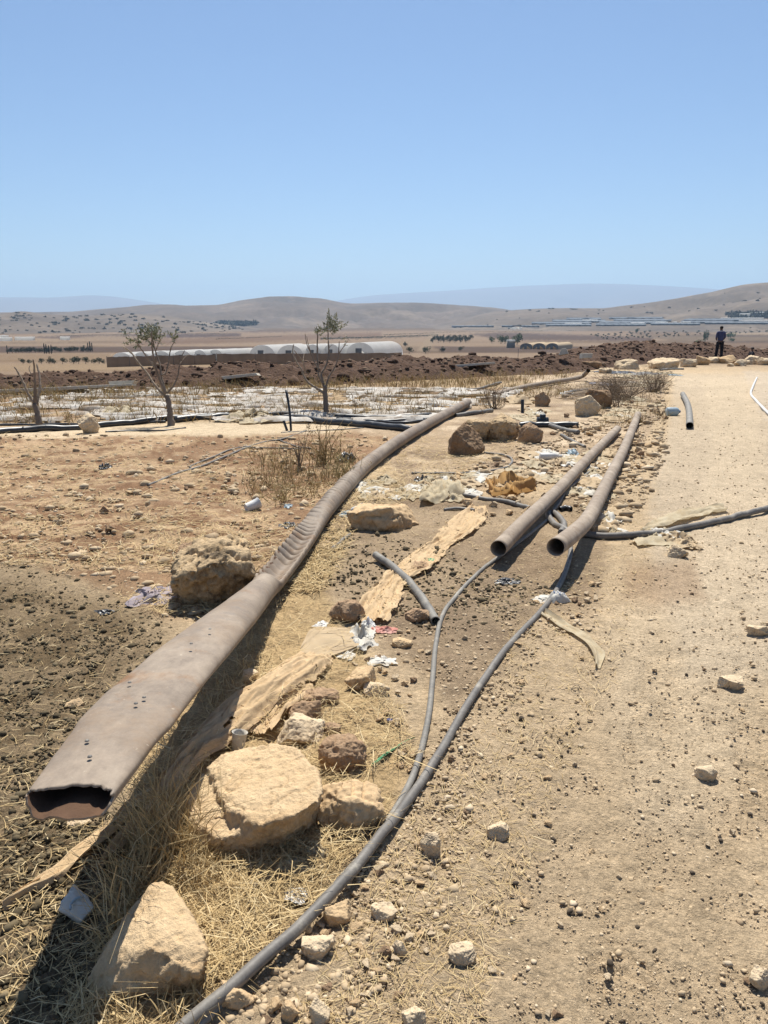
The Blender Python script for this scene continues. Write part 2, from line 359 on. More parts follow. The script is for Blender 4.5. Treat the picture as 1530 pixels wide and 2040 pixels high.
def build_ground():
    ang = np.concatenate([np.arange(-180, -48, 3.0), np.arange(-48, -34, .5), np.arange(-34, 34, .115), np.arange(34, 48, .5), np.arange(48, 180.1, 3.0)])
    rr = [0.0, .5, .9]; r = 1.15
    while r < 13200:
        rr.append(r)
        if r < 30: r += max(.0085, r * r / 560)
        else: r *= 1.035 if r < 2500 else 1.12
    rr = np.array(rr)
    A, R = np.meshgrid(np.radians(ang), rr, indexing='ij')
    x = (R * np.sin(A)).ravel(); y = (R * np.cos(A)).ravel(); r = R.ravel()
    z = gh(x, y)
    px, py = project(x, y, z)
    front = y > .2
    n1 = fbm(xy0(x, y, 1.3), 5, 21); n2 = fbm(xy0(x, y, 6.0), 4, 31)
    jit = (n1 * 45 + n2 * 22) * np.clip(2.2 / np.maximum(r, 1), .12, 1.2)
    def mask(poly, soft): return np.where(front, 1 - sstep(-soft, soft, poly_sd(px, py, poly) + jit), 0.0)
    k = np.clip(3.0 / np.maximum(r, 1), .2, 1)
    col = np.zeros((len(x), 3)) + np.array([.445, .345, .222])
    def lay(m, c): 
        nonlocal col
        col = col * (1 - m[:, None]) + np.array(c) * m[:, None]
    # whole left far side: straw and dirt
    m_road = mask(ROAD, 40 * k); lay(m_road * .8, (.44, .365, .265))
    m_grey = mask(GREYR, 10 * k); lay(m_grey * .5, (.43, .37, .29))
    m_dirt = mask([(880, 1000), (1290, 880), (1320, 790), (1330, 745), (760, 735), (700, 860), (760, 900), (800, 960)], 25 * k); lay(m_dirt * .85, (.36, .275, .185)); lay(m_dirt * sstep(.05, .3, fbm(xy0(x * 2, y * 3), 4, 46)) * .8, (.54, .44, .31)); lay(m_dirt * sstep(.05, .3, fbm(xy0(x * 1.5 + 9, y * 2.5), 4, 47)) * .7, (.20, .145, .10))
    m_str = mask(STRAWF, 22 * k); lay(m_str, (.40, .285, .175))
    red = sstep(-.02, .16, fbm(xy0(x * 1.0, y * 2.2), 5, 41, .66)) * sstep(3.4, 5.5, r)
    lay(m_str * np.maximum(red * .8, sstep(.02, .22, fbm(xy0(x * 2.4, y * 5.5), 4, 44, .6)) * sstep(3.4, 5.5, r)) * .9, (.19, .108, .06))
    m_cream = mask(CREAM, 6 * k); lay(m_cream * .75, (.55, .45, .31))
    m_field = mask(FIELD, 5 * k); lay(m_field, (.36, .27, .165)); lay(m_field * sstep(.0, .3, fbm(xy0(x * .5, y * 2.2), 4, 43)) * .7, (.22, .14, .09))
    m_cen = mask(CENTRE, 30 * k); lay(m_cen * (.55 + .45 * sstep(-.2, .3, n1)), (.235, .175, .115))
    m_bank = mask(BANK, 25 * k); lay(m_bank * .8, (.40, .29, .15))
    m_dung = mask(DUNG, 105 * k); lay(m_dung * (.75 + .25 * sstep(-.2, .2, n2)), (.135, .098, .056))
    lay(mask([(1180, 1260), (1330, 1150), (1420, 900), (1400, 760), (1500, 760), (1530, 1000), (1530, 1400), (1400, 1700), (1250, 1650)], 60 * k) * .5, (.50, .41, .285))
    lay(mask([(1430, 1750), (1600, 1650), (1700, 2200), (1480, 2200)], 60 * k) * .4, (.56, .44, .29))
    # stains and lighter/darker areas of the track
    big = fbm(xy0(x, y, .55), 4, 51); nearm = 1 - sstep(20, 40, r)
    col *= (1 + .16 * big * nearm)[:, None]
    m_st = mask([(1250, 1120), (1380, 1120), (1400, 1190), (1300, 1210), (1240, 1190)], 30 * k) * .5; lay(m_st, (.27, .175, .105))
    m_st2 = mask([(1040, 1110), (1190, 1100), (1180, 1230), (1060, 1220)], 30 * k) * .35; lay(m_st2, (.24, .175, .11))
    # ---- far country
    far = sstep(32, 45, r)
    fc = np.zeros_like(col) + np.array([.34, .255, .165])
    pf = lambda poly, soft=3: np.where(front, 1 - sstep(-soft, soft, poly_sd(px, py, poly) + n1 * 4), 0.0)
    def flay(m, c):
        nonlocal fc
        fc = fc * (1 - m[:, None]) + np.array(c) * m[:, None]
    strip = vnoise(np.stack([x * .0015 + 3, py * .16, np.zeros_like(x)], 1), 61)
    flay(sstep(.03, .22, strip) * .85, (.17, .115, .085)); flay(sstep(.06, .28, -strip) * .75, (.58, .46, .33))
    flay(pf([(-400, 655), (1900, 650), (1900, 640), (-400, 640)]), (.40, .31, .22))
    flay(pf([(60, 672), (180, 667), (480, 664), (480, 671), (120, 677)]), (.17, .12, .10))
    flay(pf([(-300, 676), (130, 674), (200, 668), (330, 672), (100, 682), (-300, 684)]) * .8, (.56, .45, .31))
    flay(pf([(400, 657), (600, 650), (800, 656), (500, 662)]), (.20, .14, .115))
    flay(pf([(250, 690), (760, 672), (760, 662), (300, 676)]) * .7, (.29, .19, .13))
    flay(pf([(935, 666), (1000, 662), (1300, 672), (1300, 680), (1010, 678)]), (.205, .145, .11))
    flay(pf([(640, 673), (800, 670), (870, 667), (870, 670), (640, 676)], 1.5), (.11, .095, .06))
    flay(pf([(1100, 652), (1530, 640), (1900, 640), (1900, 664), (1250, 668)]) * .8, (.45, .345, .235))
    flay(pf([(1250, 662), (1530, 650), (1900, 646), (1900, 651), (1530, 655), (1280, 668)], 1.5) * .6, (.27, .20, .14))
    flay(pf([(1430, 661), (1530, 661), (1900, 661), (1900, 668), (1440, 667)], 1.5), (.57, .47, .33))
    flay(pf([(1250, 668), (1900, 668), (1900, 682), (1350, 680)], 2) * .7, (.25, .20, .14))
    flay(pf([(-300, 706), (220, 704), (210, 722), (-300, 726)], 3) * .6, (.42, .31, .18))
    flay(pf([(-300, 726), (220, 724), (800, 714), (800, 722), (220, 738), (-300, 742)], 3) * .9, (.56, .44, .28))
    flay(pf([(700, 680), (840, 678), (880, 700), (700, 702)], 3) * .6, (.50, .40, .27))
    flay(pf([(860, 660), (880, 660), (850, 700), (830, 700)], 2) * .8, (.52, .43, .30))
    flay(pf([(1230, 684), (1900, 682), (1900, 713), (1250, 713)], 3) * .75, (.30, .205, .135))
    flay(pf([(1440, 694), (1900, 690), (1900, 698), (1450, 699)], 3) * .6, (.52, .42, .29))
    flay(sstep(1150, 1500, r), (.31, .24, .165))
    col = col * (1 - far[:, None]) + fc * far[:, None]
    col *= (1 + .10 * n2)[:, None]
    # fine relief
    nm = 1 - sstep(9, 16, r)
    dz = -.003 * nm * np.where(front, 1 - sstep(-60 * k, 60 * k, poly_sd(px, py, [(1180, 1260), (1330, 1150), (1420, 900), (1400, 760), (1500, 760), (1530, 1000), (1530, 1400), (1400, 1700), (1250, 1650)])), 0) + nm * (.012 * fbm(xy0(x, y, 7), 3, 71) + .006 * fbm(xy0(x, y, 28), 3, 72) + .003 * fbm(xy0(x, y, 75), 2, 78))
    lump = np.maximum(0, fbm(xy0(x, y, 26), 3, 73))
    dz += m_dung * .020 * lump + m_bank * .015 * fbm(xy0(x, y, 14), 3, 74) + m_cen * .006 * lump
    dz += m_str * (.03 * fbm(xy0(x * .8, y * 1.6, 2.4), 4, 75)) + m_field * .04 * fbm(xy0(x * .6, y * 1.8, 2), 3, 76)
    for a0, a1, sg in (((1240, 2060), (1345, 1180), 1), ((1640, 2060), (1470, 1180), -1)):
        pa, pb = at_z(*a0, 0), at_z(*a1, 0); dv = (pb - pa)[:2]; ll = np.hypot(*dv); dv = dv / ll
        u_ = (x - pa[0]) * dv[0] + (y - pa[1]) * dv[1]; w_ = (x - pa[0]) * dv[1] - (y - pa[1]) * dv[0] + .03 * np.sin(u_ * 1.3)
        env_ = (1 - sstep(.07, .11, np.abs(w_))) * sstep(-.05, .2, u_) * (1 - sstep(ll - .5, ll, u_)) * sstep(-.15, .2, fbm(xy0(x, y, 1.6), 3, 133)) * nm
        dz += env_ * (-.005 + .0045 * np.tanh(3 * np.sin(2 * np.pi * (u_ / .052 + sg * np.abs(w_) * 9))))
    z = z + dz
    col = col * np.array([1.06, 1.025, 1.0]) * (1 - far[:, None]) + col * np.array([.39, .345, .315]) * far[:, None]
    na, nr = len(ang), len(rr)
    m = mat_ground()
    o = obj('ground', np.stack([x, y, z], 1), gridfaces(na, nr), m, attrs={'tint': col, 'dung': m_dung, 'strawy': np.maximum(m_str * .8, m_bank)}, origin=None)
    tag(o, kind='structure')
    me = o.data
    if me.polygons[len(me.polygons) // 2].normal.z < 0: me.flip_normals()
def mat_ground():
    m = bpy.data.materials.new('dry_ground'); m.use_nodes = True; nt = m.node_tree; N, L = nt.nodes, nt.links
    b = N['Principled BSDF']; b.inputs['Roughness'].default_value = .97; b.inputs['Specular IOR Level'].default_value = .1
    tc = N.new('ShaderNodeTexCoord')
    a = N.new('ShaderNodeAttribute'); a.attribute_name = 'tint'
    def noise(s, d=6, r=.65):
        n = N.new('ShaderNodeTexNoise'); n.inputs['Scale'].default_value = s; n.inputs['Detail'].default_value = d; n.inputs['Roughness'].default_value = r
        L.new(tc.outputs['Object'], n.inputs['Vector']); return n.outputs['Fac']
    def mr(f, a0, a1, b0, b1):
        r = N.new('ShaderNodeMapRange'); r.inputs[1].default_value, r.inputs[2].default_value, r.inputs[3].default_value, r.inputs[4].default_value = a0, a1, b0, b1
        L.new(f, r.inputs[0]); return r.outputs[0]
    def mul(x, y):
        q = N.new('ShaderNodeMath'); q.operation = 'MULTIPLY'; L.new(x, q.inputs[0]); L.new(y, q.inputs[1]); return q.outputs[0]
    f = mul(mul(mr(noise(55), .3, .7, .68, 1.28), mr(noise(9), .3, .7, .82, 1.16)), mr(noise(230, 3), .3, .7, .72, 1.26))
    x = N.new('ShaderNodeVectorMath'); x.operation = 'SCALE'; L.new(a.outputs['Color'], x.inputs[0]); L.new(f, x.inputs['Scale'])
    L.new(x.outputs[0], b.inputs['Base Color'])
    bn = N.new('ShaderNodeBump'); bn.inputs['Strength'].default_value = 1.0; bn.inputs['Distance'].default_value = .02
    L.new(noise(70, 10, .7), bn.inputs['Height']); L.new(bn.outputs[0], b.inputs['Normal'])
    return m
build_ground()

# ------------------------------------------------------------------ hills and mountains
def hill(name, D, prof, front, back, m, rough=.12, base=-12, seed=1, nx=420, kind='structure'):
    prof = np.array(prof, float); pxs = np.linspace(prof[0, 0], prof[-1, 0], nx)
    pys = np.interp(pxs, prof[:, 0], prof[:, 1])
    ker = np.hanning(15); ker /= ker.sum(); pys = np.convolve(np.pad(pys, 7, 'edge'), ker, 'valid')
    nt = 40; ts = np.concatenate([np.linspace(0, 1, 28), 1 + np.linspace(.08, 1, 12)])
    V = np.zeros((nx, nt, 3))
    for i in range(nx):
        r0 = ray(pxs[i], pys[i]); hz = np.hypot(r0[0], r0[1]); dx, dy = r0[0] / hz, r0[1] / hz
        zr = CAMZ + D * r0[2] / hz
        for j, t in enumerate(ts):
            d = D - front * (1 - t) if t <= 1 else D + back * (t - 1)
            s = (t if t <= 1 else 2 - t); s = s * s * (3 - 2 * s) * .55 + s * .45
            V[i, j] = (dx * d, dy * d, base + (zr - base) * s)
    P = V.reshape(-1, 3); tt = np.tile(ts, nx); env = np.clip(tt * (1.02 - tt) * 4, 0, 1) * (tt <= 1)
    hgt = np.repeat(np.maximum(V[:, 27, 2] - base, 5), nt)
    nz = fbm(np.stack([P[:, 0], P[:, 1] * .6, 0 * P[:, 0]], 1) * (6.0 / front), 5, seed)
    P[:, 2] += env * hgt * rough * (nz - .5 * np.abs(nz)) * 2
    o = obj(name, P, gridfaces(nx, nt), m, origin=None); tag(o, kind=kind)
    if o.data.polygons[300].normal.z < 0: o.data.flip_normals()
    return P.reshape(nx, nt, 3)
def hillpt(Hg, prof, px, py):
    i = int(round((px - prof[0]) / (prof[1] - prof[0]) * (Hg.shape[0] - 1))); i = min(max(i, 0), Hg.shape[0] - 1)
    col = Hg[i, :28]; _, yy = project(col[:, 0], col[:, 1], col[:, 2]); o = np.argsort(yy)
    return np.array([np.interp(py, yy[o], col[o, k]) for k in range(3)])
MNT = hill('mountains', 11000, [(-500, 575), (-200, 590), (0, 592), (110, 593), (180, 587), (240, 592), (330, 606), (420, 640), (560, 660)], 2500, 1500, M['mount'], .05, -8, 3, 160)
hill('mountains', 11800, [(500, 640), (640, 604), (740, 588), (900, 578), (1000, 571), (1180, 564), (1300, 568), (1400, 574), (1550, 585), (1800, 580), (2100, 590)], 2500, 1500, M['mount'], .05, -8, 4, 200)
H1 = hill('hills', 2300, [(-500, 640), (-200, 625), (150, 620), (300, 608), (430, 607), (480, 598), (540, 590), (580, 588), (610, 591), (650, 594), (690, 603), (760, 602), (850, 604), (920, 608), (990, 612), (1060, 625), (1130, 640), (1230, 655)], 750, 600, M['hill_far'], .30, -16, 5, 460)
H2 = hill('hills', 1500, [(-700, 610), (-300, 630), (-80, 632), (0, 626), (45, 619), (90, 626), (160, 630), (260, 625), (330, 627), (400, 640), (520, 655), (640, 668)], 450, 300, M['hill'], .2, -18, 6, 300)
H3 = hill('hills', 1900, [(780, 660), (900, 640), (980, 620), (1060, 615), (1130, 613), (1200, 614), (1280, 605), (1350, 594), (1420, 581), (1480, 567), (1530, 563), (1620, 556), (1800, 545), (2100, 560)], 700, 600, M['hill'], .2, -16, 7, 420)

# ------------------------------------------------------------------ generic foliage
def leafcloud(centers, radii, n, size, seed, squash=1.0):
    g = np.random.default_rng(seed); k = g.integers(0, len(centers), n)
    d = g.normal(size=(n, 3)); d /= np.linalg.norm(d, axis=1)[:, None]
    Cn = np.asarray(centers, float)[k] + d * (np.asarray(radii, float)[k] * g.uniform(.35, 1, n) ** .6)[:, None] * [1, 1, squash]
    a = g.normal(size=(n, 3)); a /= np.linalg.norm(a, axis=1)[:, None]
    b = np.cross(a, g.normal(size=(n, 3))); b /= np.linalg.norm(b, axis=1)[:, None]
    s = size * g.uniform(.6, 1.3, n)[:, None]
    V = np.stack([Cn - a * s, Cn + b * s * .35, Cn + a * s, Cn - b * s * .35], 1).reshape(-1, 3)
    return V, np.arange(4 * n).reshape(n, 4), np.repeat(g.uniform(0, 1, n), 4)

def far_tree_proto(name, kind, seed, trunk=True):
    g = np.random.default_rng(seed)
    if kind == 'cypress':
        cs = [(0, 0, .12 + .8 * i / 9) for i in range(10)]; rs = [.11 * (1 - .75 * abs(i / 9 - .3)) + .02 for i in range(10)]; n = 500; s = .06; mt = M['cypress']
    else:
        cs = [(g.normal() * .2, g.normal() * .2, .55 + g.uniform(-.2, .25)) for _ in range(7)]; rs = g.uniform(.2, .34, 7); n = 420; s = .085
        mt = M['greenbush'] if kind == 'green' else M['fartree']
    V, Fq, rnd = leafcloud(cs, rs, n, s, seed)
    root = bpy.data.objects.new(name, None); COL.objects.link(root)
    Vt, Ft = sweep(np.array([[0, 0, -.05], [0, 0, .25], [.02, 0, .5]]), [.04, .03, .02], 6)
    obj('trunk', Vt, Ft, M['bark'], root); obj('crown', V, Fq, mt, root, attrs={'rnd': rnd})
    return root
def copy_tree(root, loc, s, rz):
    r = root.copy(); COL.objects.link(r); r.location = tuple(map(float, loc)); r.scale = s; r.rotation_euler = (0, 0, rz)
    for ch in root.children:
        c = ch.copy(); COL.objects.link(c); c.parent = r
    return r
protos = {}
def put_tree(kind, px, py, hpx, wr, label, cat, group=None, name=None, dist=None):
    p = at_h(px, py) if dist is None else None
    if p is None:
        r0 = ray(px, py); c = dist; q = at_c(px, py, c); p = np.array([q[0], q[1], gz(q[0], q[1])])
    hh = hpx * 1.3 / F * depth(p)
    key = (kind, random.randrange(3) if kind != 'green' else 0)
    if key not in protos:
        protos[key] = far_tree_proto(name or kind, kind, hash(key[1]) + len(kind)); r = protos[key]; r.location = tuple(map(float, p)); r.scale = (hh * wr, hh * wr, hh)
    else: r = copy_tree(protos[key], p, (hh * wr, hh * wr, hh), random.uniform(0, 6))
    if name: r.name = name
    for k in ('label', 'category', 'group'):
        if k in r: del r[k]
    return tag(r, label, cat, group)

for i in range(26):
    px = 20 + i * 6.4 + random.uniform(-1.5, 1.5)
    put_tree('olive', px, 704 - (px - 20) * .02, random.uniform(7, 10), .95, 'grey green tree in the dense row beside the cypresses', 'tree', 'trees of the dense row in the plain', 'plain_tree')
for px, h in ((15, 13), (89, 16), (93, 15), (98, 13), (103, 14), (176, 14), (180, 16), (184, 14)):
    put_tree('cypress', px, 705 - (px > 150) * 4, h, .55, 'narrow dark cypress standing in the row of trees on the plain', 'tree', 'cypresses on the plain', 'cypress_tree')
for px, h in ((46, 9), (59, 7), (83, 9), (98, 11), (109, 8), (125, 10), (147, 12), (157, 10), (171, 11), (187, 8), (198, 10), (208, 7)):
    put_tree('olive', px, 725, h, 1.1, 'low round olive bush on the dry field beside the brown fence', 'bush', 'olive bushes beside the brown fence', 'olive_bush')
for r_ in range(3):
    for k in range(7):
        px = 862 + k * 11 + r_ * 5; py = 683 - r_ * 3.4
        if px < 945: put_tree('olive', px, py, 9.5 - r_, .85, 'dark round tree in the small planted grove behind the soil bank', 'tree', 'trees of the small grove', 'grove_tree')
for px, py, h, lb in ((815, 704, 10, 'round grey green bush nearest the end of the brown fence'), (848, 704, 11, 'round grey green bush between two others behind the soil bank'), (880, 702, 9, 'round bush just behind the crest of soil below the grove'), (917, 700, 8, 'broad pale bush behind the soil bank right of the grove bushes'), (808, 690, 7, 'small dark bush on the track edge left of the grove'), (1293, 690, 10, 'grey round bush on the soil bank near the concrete block')):
    put_tree('olive', px, py, h, 1.2, lb, 'bush', None, 'round_bush')
for px, py, h, lb in ((980, 684, 11, 'small bright green tree left of the pair by the white shed'), (998, 685, 14, 'taller green tree touching the white shed side'), (1006, 685, 13, 'green tree close against the white shed'), (1030, 688, 19, 'big dark green tree between the white shed and the tunnels'), (1268, 664, 8, 'lone dark round tree on the tan field above the soil bank')):
    put_tree('green', px, py, h, .8, lb, 'tree', None, 'green_tree')
for px, py, h, lb in ((1390, 689, 10, 'green bush on the soil behind the black curved pipe'), (1405, 682, 18, 'thin dark sapling beside the standing man'), (1455, 674, 9, 'grey green shrub just past the standing man'), (1458, 681, 6, 'low green weed patch past the standing man')):
    put_tree('green', px, py, h, 1.6 if h < 15 else .45, lb, 'bush', None, 'green_bush')
k = 0
for rr_ in range(6):
    for j in range(24):
        px = 1180 + j * 14.5 + rr_ * 6 + random.uniform(-3, 3); py = 667.5 - j * .62 + rr_ * 1.9 - (px - 1180) * .004
        if px < 1540 and not (1415 < px < 1445) and random.random() < .8:
            put_tree('olive', px, py + random.uniform(-.3, .3), random.uniform(2.2, 3.6), 1.4, 'tiny olive in the planted rows on the far slope', 'tree', 'olives of the planted rows', 'orchard_olive'); k += 1

def hedge(px0, py0, px1, py1, hpx, label):
    g = np.random.default_rng(int(px0)); n = int(abs(px1 - px0) / 2.2); cs, rs = [], []
    for t in np.linspace(0, 1, n):
        p = at_h(px0 + (px1 - px0) * t, py0 + (py1 - py0) * t + g.normal(0, .12)); q = hpx / F * depth(p) * g.uniform(.45, .8); cs.append(p + [0, 0, q * .5]); rs.append(q)
    V, Fq, rnd = leafcloud(cs, rs, n * 22, float(np.mean(rs)) * .35, int(px0), .6); tag(obj('hedge', V, Fq, M['fartree'], attrs={'rnd': rnd}), label, 'hedge')
hedge(640, 676, 872, 668, 3.2, 'long dark hedge line behind the white greenhouses')
hedge(765, 667.5, 868, 664, 2.6, 'short dark hedge on the fields above the end of the brown fence')
hedge(870, 662.5, 1245, 657.5, 1.8, 'thin dark hedge crossing the plain below the netted houses')
hedge(120, 669, 470, 664.5, 1.8, 'thin dark hedge across the plain behind the leafy olive')
hedge(430, 676, 560, 671, 2.6, 'low scrubby hedge just above the roofs of the large greenhouses')
def scatter_shrubs(name, plist, size, m, seed, lab):
    g = np.random.default_rng(seed); parts = []; n = 0; Vs = []; Fs = []
    for p in plist:
        s = size * g.uniform(.6, 1.6)
        V, Fq, _ = leafcloud([(p[0] + g.normal() * s * .3, p[1], p[2] + s * .2) for _ in range(3)], [s * .6] * 3, 40, s * .35, int(g.integers(1e6)), .5)
        Vs.append(V); Fs.append(Fq + n); n += len(V)
    o = obj(name, np.concatenate(Vs), np.concatenate(Fs), m, origin=None); tag(o, lab, 'shrubs', None, 'stuff'); return o
g = np.random.default_rng(3); pl = []
for Hh, cnt, i0, i1 in ((H2, 240, 120, 265), (H3, 70, 60, 330)):
    for _ in range(cnt):
        i = int(g.integers(i0, i1)); j = int(g.integers(4, 26)); pl.append(Hh[i, j])
scatter_shrubs('hillside_shrubs', pl, 3.3, M['shrub'], 5, 'scattered dark shrubs dotting the dry hillsides')
pl = [hillpt(H1, (-500, 1230), px, 650 - g.uniform(0, 4.5)) for px in np.linspace(432, 505, 60)]
scatter_shrubs('far_wood', pl, 11.0, M['shrub'], 6, 'dark far wood at the foot of the central hill')
pl = [hillpt(H3, (780, 2100), px, 632 - g.uniform(-2, 7)) for px in np.linspace(1462, 1560, 44)]
scatter_shrubs('village_trees', pl, 9.0, M['shrub'], 8, 'dark trees around the buildings below the right hand hill')

# ------------------------------------------------------------------ greenhouses, fences, net houses
def along(px, py, c):
    q = at_c(px, py, c); return np.array([q[0], q[1], gz(q[0], q[1])])
def tunnel(px0, px1, pytop, pybase, c, length, skew, label, group, dark=False):
    A = at_c(px0, pybase, c); B = at_c(px1, pybase, c); zt = at_c((px0 + px1) / 2, pytop, c)[2]
    zb = gz(A[0], A[1]) - .3; wv = B - A; wv[2] = 0; w = np.linalg.norm(wv); wv /= w
    lv = np.array([math.sin(skew), math.cos(skew), 0]); n = 17
    root = thing('greenhouse', ((A[0] + B[0]) / 2, (A[1] + B[1]) / 2, zb), label, 'greenhouse', group)
    prof = []
    wall = max(.6, (zt - zb) * .45)
    prof.append((0, zb));
    for i in range(n):
        t = math.pi * (1 - i / (n - 1)); prof.append((w / 2 + w / 2 * math.cos(t), zb + wall + (zt - zb - wall) * math.sin(t)))
    prof.append((w, zb)); k = len(prof); L_ = np.linspace(0, length, 9)
    V = np.array([A * [1, 1, 0] + wv * a + np.array([0, 0, z]) + lv * l for l in L_ for a, z in prof])
    Q = gridfaces(len(L_), k)
    obj('roof', V, Q, M['gh_plastic'] if not dark else M['rust_fence'], root)
    e = V[:k] - lv * .02; ce = np.vstack([e, e.mean(0)]); obj('end_wall', ce, np.array([[i, i + 1, k] for i in range(k - 1)]), M['gh_end'] if not dark else M['gh_door'], root, smooth=False)
    dv, df = box(0, 0, 0, 1, 1, 1); mid = A * [1, 1, 0] + wv * w * .45 + np.array([0, 0, zb + (zt - zb) * .36]) - lv * .06
    dV = mid + dv[:, :1] * wv * w * .22 + dv[:, 1:2] * lv * .08 + dv[:, 2:] * np.array([0, 0, (zt - zb) * .72]); obj('door', dV, df, M['gh_door'], root, smooth=False)
    return root
GR = 'white plastic greenhouses behind the brown fences'
for px0, px1, pt, c, lb in ((223, 262, 702, 178, 'white greenhouse at the far end behind the corner of the brown fence'), (265, 300, 701, 180, 'white greenhouse second from the fence corner, behind the middle olive crown'), (303, 340, 699, 182, 'white greenhouse behind the upright stems of the middle olive'), (344, 382, 698, 184, 'white greenhouse to the side of the middle olive crown'), (384, 412, 697, 186, 'white greenhouse beside the gap between the two fences, smaller arch'), (414, 445, 696, 188, 'white greenhouse straddling the gap between the two fences')):
    tunnel(px0, px1, pt, 718, c, 14, .5, lb, GR)
for px0, px1, pt, c, lb in ((497, 548, 687, 190, 'large arched white greenhouse nearest the gap in the fences'), (552, 604, 687, 190, 'large arched white greenhouse just beside the right olive stems'), (607, 640, 686, 192, 'white greenhouse behind the thin stems of the right olive'), (643, 678, 685, 194, 'white greenhouse behind the leafy stem of the right olive'), (690, 745, 682, 196, 'broad arched white greenhouse closest to the end of the long fence')):
    tunnel(px0, px1, pt, 712, c, 16, .5, lb, GR)
for px0, px1, lb in ((1036, 1060, 'dark mouthed tunnel next to the big green tree'), (1062, 1086, 'dark mouthed tunnel between its two neighbours'), (1088, 1112, 'dark mouthed tunnel farthest from the green trees')):
    t = tunnel(px0, px1, 683.5, 694, 430, 30, .5, lb, 'low tunnels by the white shed')
    for ch in t.children:
        if ch.name.startswith('end_wall'): ch.data.materials[0] = M['gh_door']
        if ch.name.startswith('roof'): ch.data.materials[0] = M['sack']
def fence(p0, p1, htop0, label):
    a, b = p0, p1; n = 26; root = thing('net_fence', a, label, 'fence')
    d = b - a; ln = np.linalg.norm(d[:2]); nn = np.array([-d[1], d[0], 0]) / ln
    P = [a + d * t for t in np.linspace(0, 1, n)]; V = []
    for i, p in enumerate(P):
        z0 = gz(p[0], p[1]) - .2; sag = .08 * math.sin(i * 2.1)
        for q in (-.04, .04): V += [[*(p + nn * q)[:2], z0], [*(p + nn * q)[:2], z0 + .2 + htop0 + sag]]
    V = np.array(V); Q = []
    for i in range(n - 1):
        s = i * 4; t = s + 4; Q += [[s, t, t + 1, s + 1], [s + 2, s + 3, t + 3, t + 2], [s + 1, t + 1, t + 3, s + 3]]
    obj('net_panel', V, np.array(Q), M['rust_fence'], root, smooth=False)
    for p in P[::5]:
        v, f = sweep(np.array([[p[0], p[1] - .2, gz(p[0], p[1]) - .2], [p[0], p[1] - .2, gz(p[0], p[1]) + htop0 + .25]]), .06, 6); obj('post', v, f, M['bark'], root)
fence(along(214, 726, 165), along(430, 722, 175), 2.15, 'long brown net fence in front of the smaller greenhouses')
fence(along(433, 720, 172), along(800, 712, 180), 2.35, 'brown net fence in front of the five large greenhouses')
def shed(px0, px1, pyt, pyb, c, wm, rm, label, cat, name, group=None):
    A = along(px0, pyb, c); B = along(px1, pyb, c); zt = at_c(px0, pyt, c)[2]; zb = min(A[2], B[2]) - .5
    root = thing(name, ((A[0] + B[0]) / 2, A[1], zb), label, cat, group); w = B[0] - A[0]; dp = max(4, w * .5)
    v, f = box((A[0] + B[0]) / 2, A[1] + dp / 2, (zb + zt) / 2, w, dp, zt - zb); obj('wall', v, f, wm, root, smooth=False)
    x0, x1, y0, y1 = A[0] - .2, B[0] + .2, A[1] - .3, A[1] + dp + .3; rh = (zt - zb) * .22
    V = np.array([[x0, y0, zt], [x1, y0, zt], [x1, y1, zt], [x0, y1, zt], [x0, (y0 + y1) / 2, zt + rh], [x1, (y0 + y1) / 2, zt + rh]])
    obj('roof', V, [np.array([[0, 1, 5, 4], [2, 3, 4, 5], [3, 2, 1, 0]]), np.array([[0, 4, 3], [1, 2, 5]])], rm, root, smooth=False)
shed(1011, 1026, 680, 689, 480, M['gh_door'], M['gh_plastic'], 'small white roofed shed among the green trees', 'shed', 'shed')
def far_pt(px, py):
    q = hillpt(H3, (780, 2100), px, py)
    return q if q[2] > gz(q[0], q[1]) + .3 and px > 800 else at_h(px, py)
def far_block(px0, px1, py0, py1, h, nx, ny, m, name, label, cat, group, peak=.0):
    V = np.array([far_pt(px, py) + [0, 0, h + peak * ((a + b) % 2)] for a, px in enumerate(np.linspace(px0, px1, nx)) for b, py in enumerate(np.linspace(py0, py1, ny))])
    Vb = V - [0, 0, h + 3]; Q = gridfaces(nx, ny); n = len(V); idx = np.arange(n).reshape(nx, ny)
    lp = np.concatenate([idx[:, 0], idx[-1, 1:], idx[::-1, -1][1:], idx[0, ::-1][1:]])
    sd_ = np.array([[lp[k], lp[k + 1], lp[k + 1] + n, lp[k] + n] for k in range(len(lp) - 1)])
    tag(obj(name, np.vstack([V, Vb]), np.concatenate([Q, sd_]), M[m], smooth=False), label, cat, group)
for px0, px1, a, b in ((900, 985, 652, 650.8), (1000, 1075, 651.8, 650.8), (1090, 1180, 650, 647.5), (1190, 1290, 649.5, 646.5), (1300, 1400, 648, 645.5), (1410, 1545, 646, 643), (1060, 1180, 646.5, 643.5), (1195, 1330, 645.5, 642), (1345, 1470, 644.5, 641.5), (1100, 1210, 642.5, 639), (1225, 1350, 641, 637.5), (1365, 1490, 640.5, 637), (1130, 1200, 638, 635), (1215, 1330, 636.5, 634)):
    far_block(px0, px1, a, b, 2.0, 16, 4, 'nethouse', 'net_house', 'dark blue grey net covered growing house on the far plain', 'net house', 'net houses on the far plain', .5)
